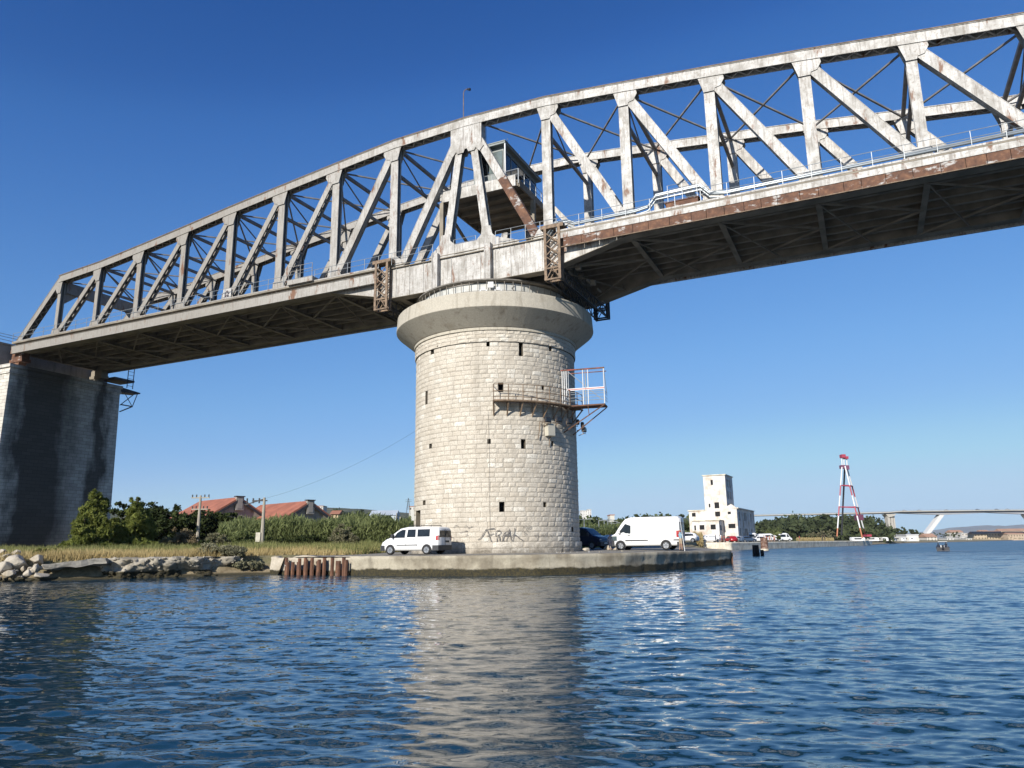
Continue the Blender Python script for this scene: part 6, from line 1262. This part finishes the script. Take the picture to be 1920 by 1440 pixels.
house('hill_house','small white house on the hill crest right of the sheds',597,949,606,955,700,(.7,.68,.62),rows=1,cols=2); house('hill_house','low yellowish house behind the reeds right of the right shed',621,964,634,972,240,(.62,.5,.3),rows=1,cols=2,dep=6,flat=False); house('greenhouse','long pale greenhouse on the plain beyond the reed bed',694,966,742,971,420,(.55,.60,.64),(.5,.56,.62),rows=0,cols=0,flat=False); house('hill_house','white house at the hill foot left of the stone pier',767,950,780,958,650,(.7,.68,.62),rows=1,cols=2)
house('low_house','low cream house in the wood left of the panel van',1144,966,1152,970,520,(.7,.68,.6),rows=0,cols=0); house('harbour_shed','white boat shed among the caravans',1700,1003,1722,1010,520,(.76,.76,.74),(.7,.7,.7),rows=0,cols=0)
for i in range(18):
    px=1606+i*5.6+random.uniform(-1.5,1.5)+(10 if i>2 else 0); Y=float(350+(px-1600)*.9+random.uniform(0,12)); p=at(px,1006,Y); x=p.x; zg=max(gz(x,Y),1)
    t=thing('caravan',['white caravan in the row beyond the pylon','white camper with a dark window in the row beyond the pylon','cream caravan in the row beyond the pylon'][i%3],'caravan',(x,Y,zg),random.uniform(-.5,.5),'caravans beyond the far quay'); L=random.uniform(4.5,7); h=random.uniform(1.8,2.4); d=MB(); d.prism([(-L/2,.5),(L/2,.5),(L/2,h-.5),(L/2-.5,h),(-L/2+.3,h),(-L/2,h-.3)],-1.1,1.1); d.build('body',M['vwhite'] if i%3<2 else simple('cream_panel',(.68,.64,.55),.5),t,bevel=.05); d=MB(); d.box(-L*.3,L*.25,-1.13,-1.101,1.3,1.9); d.build('window',M['glass'],t)
# street lamps by the road
for px,ty,Y,lb in [(1095.8,974,118,'nearest street lamp, just right of the stone pier'),(1123.4,976,128,'street lamp above the navy van bonnet'),(1133.6,975.4,135,'first of the close row of lamps left of the dark clothed person'),(1140.5,976,142,'lamp directly above the small white hatchback'),(1147,978.4,152,'lamp straight above the dark clothed person'),(1151.8,981,165,'lamp just right of the dark clothed person'),(1168.7,983.6,185,'farthest lamp, showing over the panel van bonnet')]:
    x=at(px,1000,Y).x; z=gz(x,Y)-.1; h=at(px,ty,Y).z-z; t=thing('street_lamp',lb,'street lamp',(x,Y,z),0,'street lamps along the road'); d=MB(); d.tube([(0,0,0),(0,0,h)],.09,6,r2=.055); d.build('post',M['railing'],t); d=MB(); d.bar((0,0,h-.05),(.95,0,h+.05),.06,.06); d.build('arm',M['railing'],t); d=MB(); d.box(.6,1.3,-.13,.13,h,h+.14); d.build('lamp_head',M['railing'],t,bevel=.03)
    if px>1130 or px<1100: d=MB(); d.bar((0,0,h-.05),(-.9,0,h+.05),.06,.06); d.build('arm',M['railing'],t)
# thin power pylons and poles on the plain
for px,y0,y1,Y,r,lb in [(765.5,934,956,620,.5,'slim lattice power mast on the hill left of the stone pier'),(689,970,985,190,.10,'thin pale pole beyond the reeds, left of the three'),(743.5,962,990,170,.10,'thin pale pole beyond the reeds, middle of the three'),(750.5,969,985,160,.14,'short white post beyond the reeds nearest the pier')]:
    a=at(px,y1,Y); b_=at(px,y0,Y); d=MB()
    if r>.4:
        for e in (-1,1):
            for e2 in (-1,1): d.bar((a.x+e*1.6,Y+e2*1.6,a.z-4),(a.x+e*.2,Y+e2*.2,b_.z),.22,.22)
        for k in range(6): z=a.z+(b_.z-a.z)*k/6; w_=1.6*(1-k/6.5); d.bar((a.x-w_,Y,z),(a.x+w_,Y,z+1.5),.15,.15); d.bar((a.x+w_,Y,z),(a.x-w_,Y,z+1.5),.15,.15)
        for k in (.7,.85): z=a.z+(b_.z-a.z)*k; d.bar((a.x-2.6,Y,z),(a.x+2.6,Y,z),.2,.2)
        tag(d.build('power_mast',M['dsteel']),lb,'pylon')
    else: d.tube([(a.x,Y,gz(a.x,Y)),(b_.x,Y,b_.z)],r,6); tag(d.build('post',M['pole']),lb,'post')
# ================================================================ MOTOR BOAT
YQ=112; x=at(1768,1030,YQ).x; bt_=thing('motor_boat','small dark motor boat with two people heading away on the channel','boat',(x,YQ,0),math.radians(-28)); bt_.scale=(.88,.88,.88)
rows=[]
for i in range(9):
    t=i/8; y=-1.0+4.4*t; w_=.98*(1-max(0,t-.45)**2*2.9); rows.append([(-w_,y,.62+.2*t),(-w_*.95,y,.25+.2*t),(-w_*.5,y,-.1+.25*t*t),(0,y,-.2+.4*t*t),(w_*.5,y,-.1+.25*t*t),(w_*.95,y,.25+.2*t),(w_,y,.62+.2*t),(w_*.8,y,.60+.2*t),(w_*.75,y,.2+.1*t),(-w_*.75,y,.2+.1*t),(-w_*.8,y,.60+.2*t),(-w_,y,.62+.2*t)])
grid('hull',np.array(rows),M['dsteel'],bt_); d=MB(); d.box(-.95,.95,-1.02,-.96,-.1,.62); d.build('transom',M['dsteel'],bt_)
d=MB(); d.box(-.18,.18,-1.45,-1.05,.35,1.0); d.box(-.08,.08,-1.35,-1.15,-.4,.36); d.build('outboard_motor',M['black'],bt_,bevel=.03); d=MB(); d.box(-.3,.3,.6,1.0,.2,.95); d.build('console',M['white'],bt_,bevel=.03)
d=MB(); d.box(-.6,.75,.0,1.3,1.52,1.58); cn=d.build('canopy',M['white'],bt_)
for e in (-.55,.7):
    for e2 in (.05,1.25): d=MB(); d.tube([(e,e2,.55),(e,e2,1.52)],.02,5); d.build('canopy_pole',M['railing'],cn)
person('person in dark clothes at the left side of the motor boat',(x-.50,YQ+.2,-.2),-.5,1.35,navy,sit=True); person('person in dark clothes steering on the right side of the motor boat',(x+.42,YQ-.2,-.1),-.5,1.35,navy,sit=True,pose='reach')
fm=simple('sea_foam',(.62,.68,.72),.9,0,.1,4); g=np.random.default_rng(8); k=260; t_=g.random(k); c=np.stack([x+g.normal(size=k)*(.5+.9*t_)+np.where(g.random(k)<.5,-1,1)*(.6+3.0*t_),YQ-1.2-10*t_,.06+.06*g.random(k)],1); s=g.uniform(.08,.32,(k,1)); V=np.stack([c+s*np.array([-1,-.3,0]),c+s*np.array([.2,-.5,0]),c+s*np.array([1.1,.1,0]),c+s*np.array([-.2,.4,0])],1); tag(quads('wake_foam',V,fm),'pale foam of the wake behind the motor boat','foam',kind='stuff')
# ================================================================ HAZE
d=MB(); d.box(-3500,9000,-1200,9600,-12,420); hzm=bpy.data.materials.new('haze'); hzm.use_nodes=True; n=hzm.node_tree.nodes; l=hzm.node_tree.links; n.remove(n['Principled BSDF']); pv=n.new('ShaderNodeVolumePrincipled'); pv.inputs['Color'].default_value=(.80,.88,1,1); pv.inputs['Density'].default_value=.00004; l.new(pv.outputs[0],n['Material Output'].inputs['Volume']); struct(d.build('haze',hzm),'stuff')
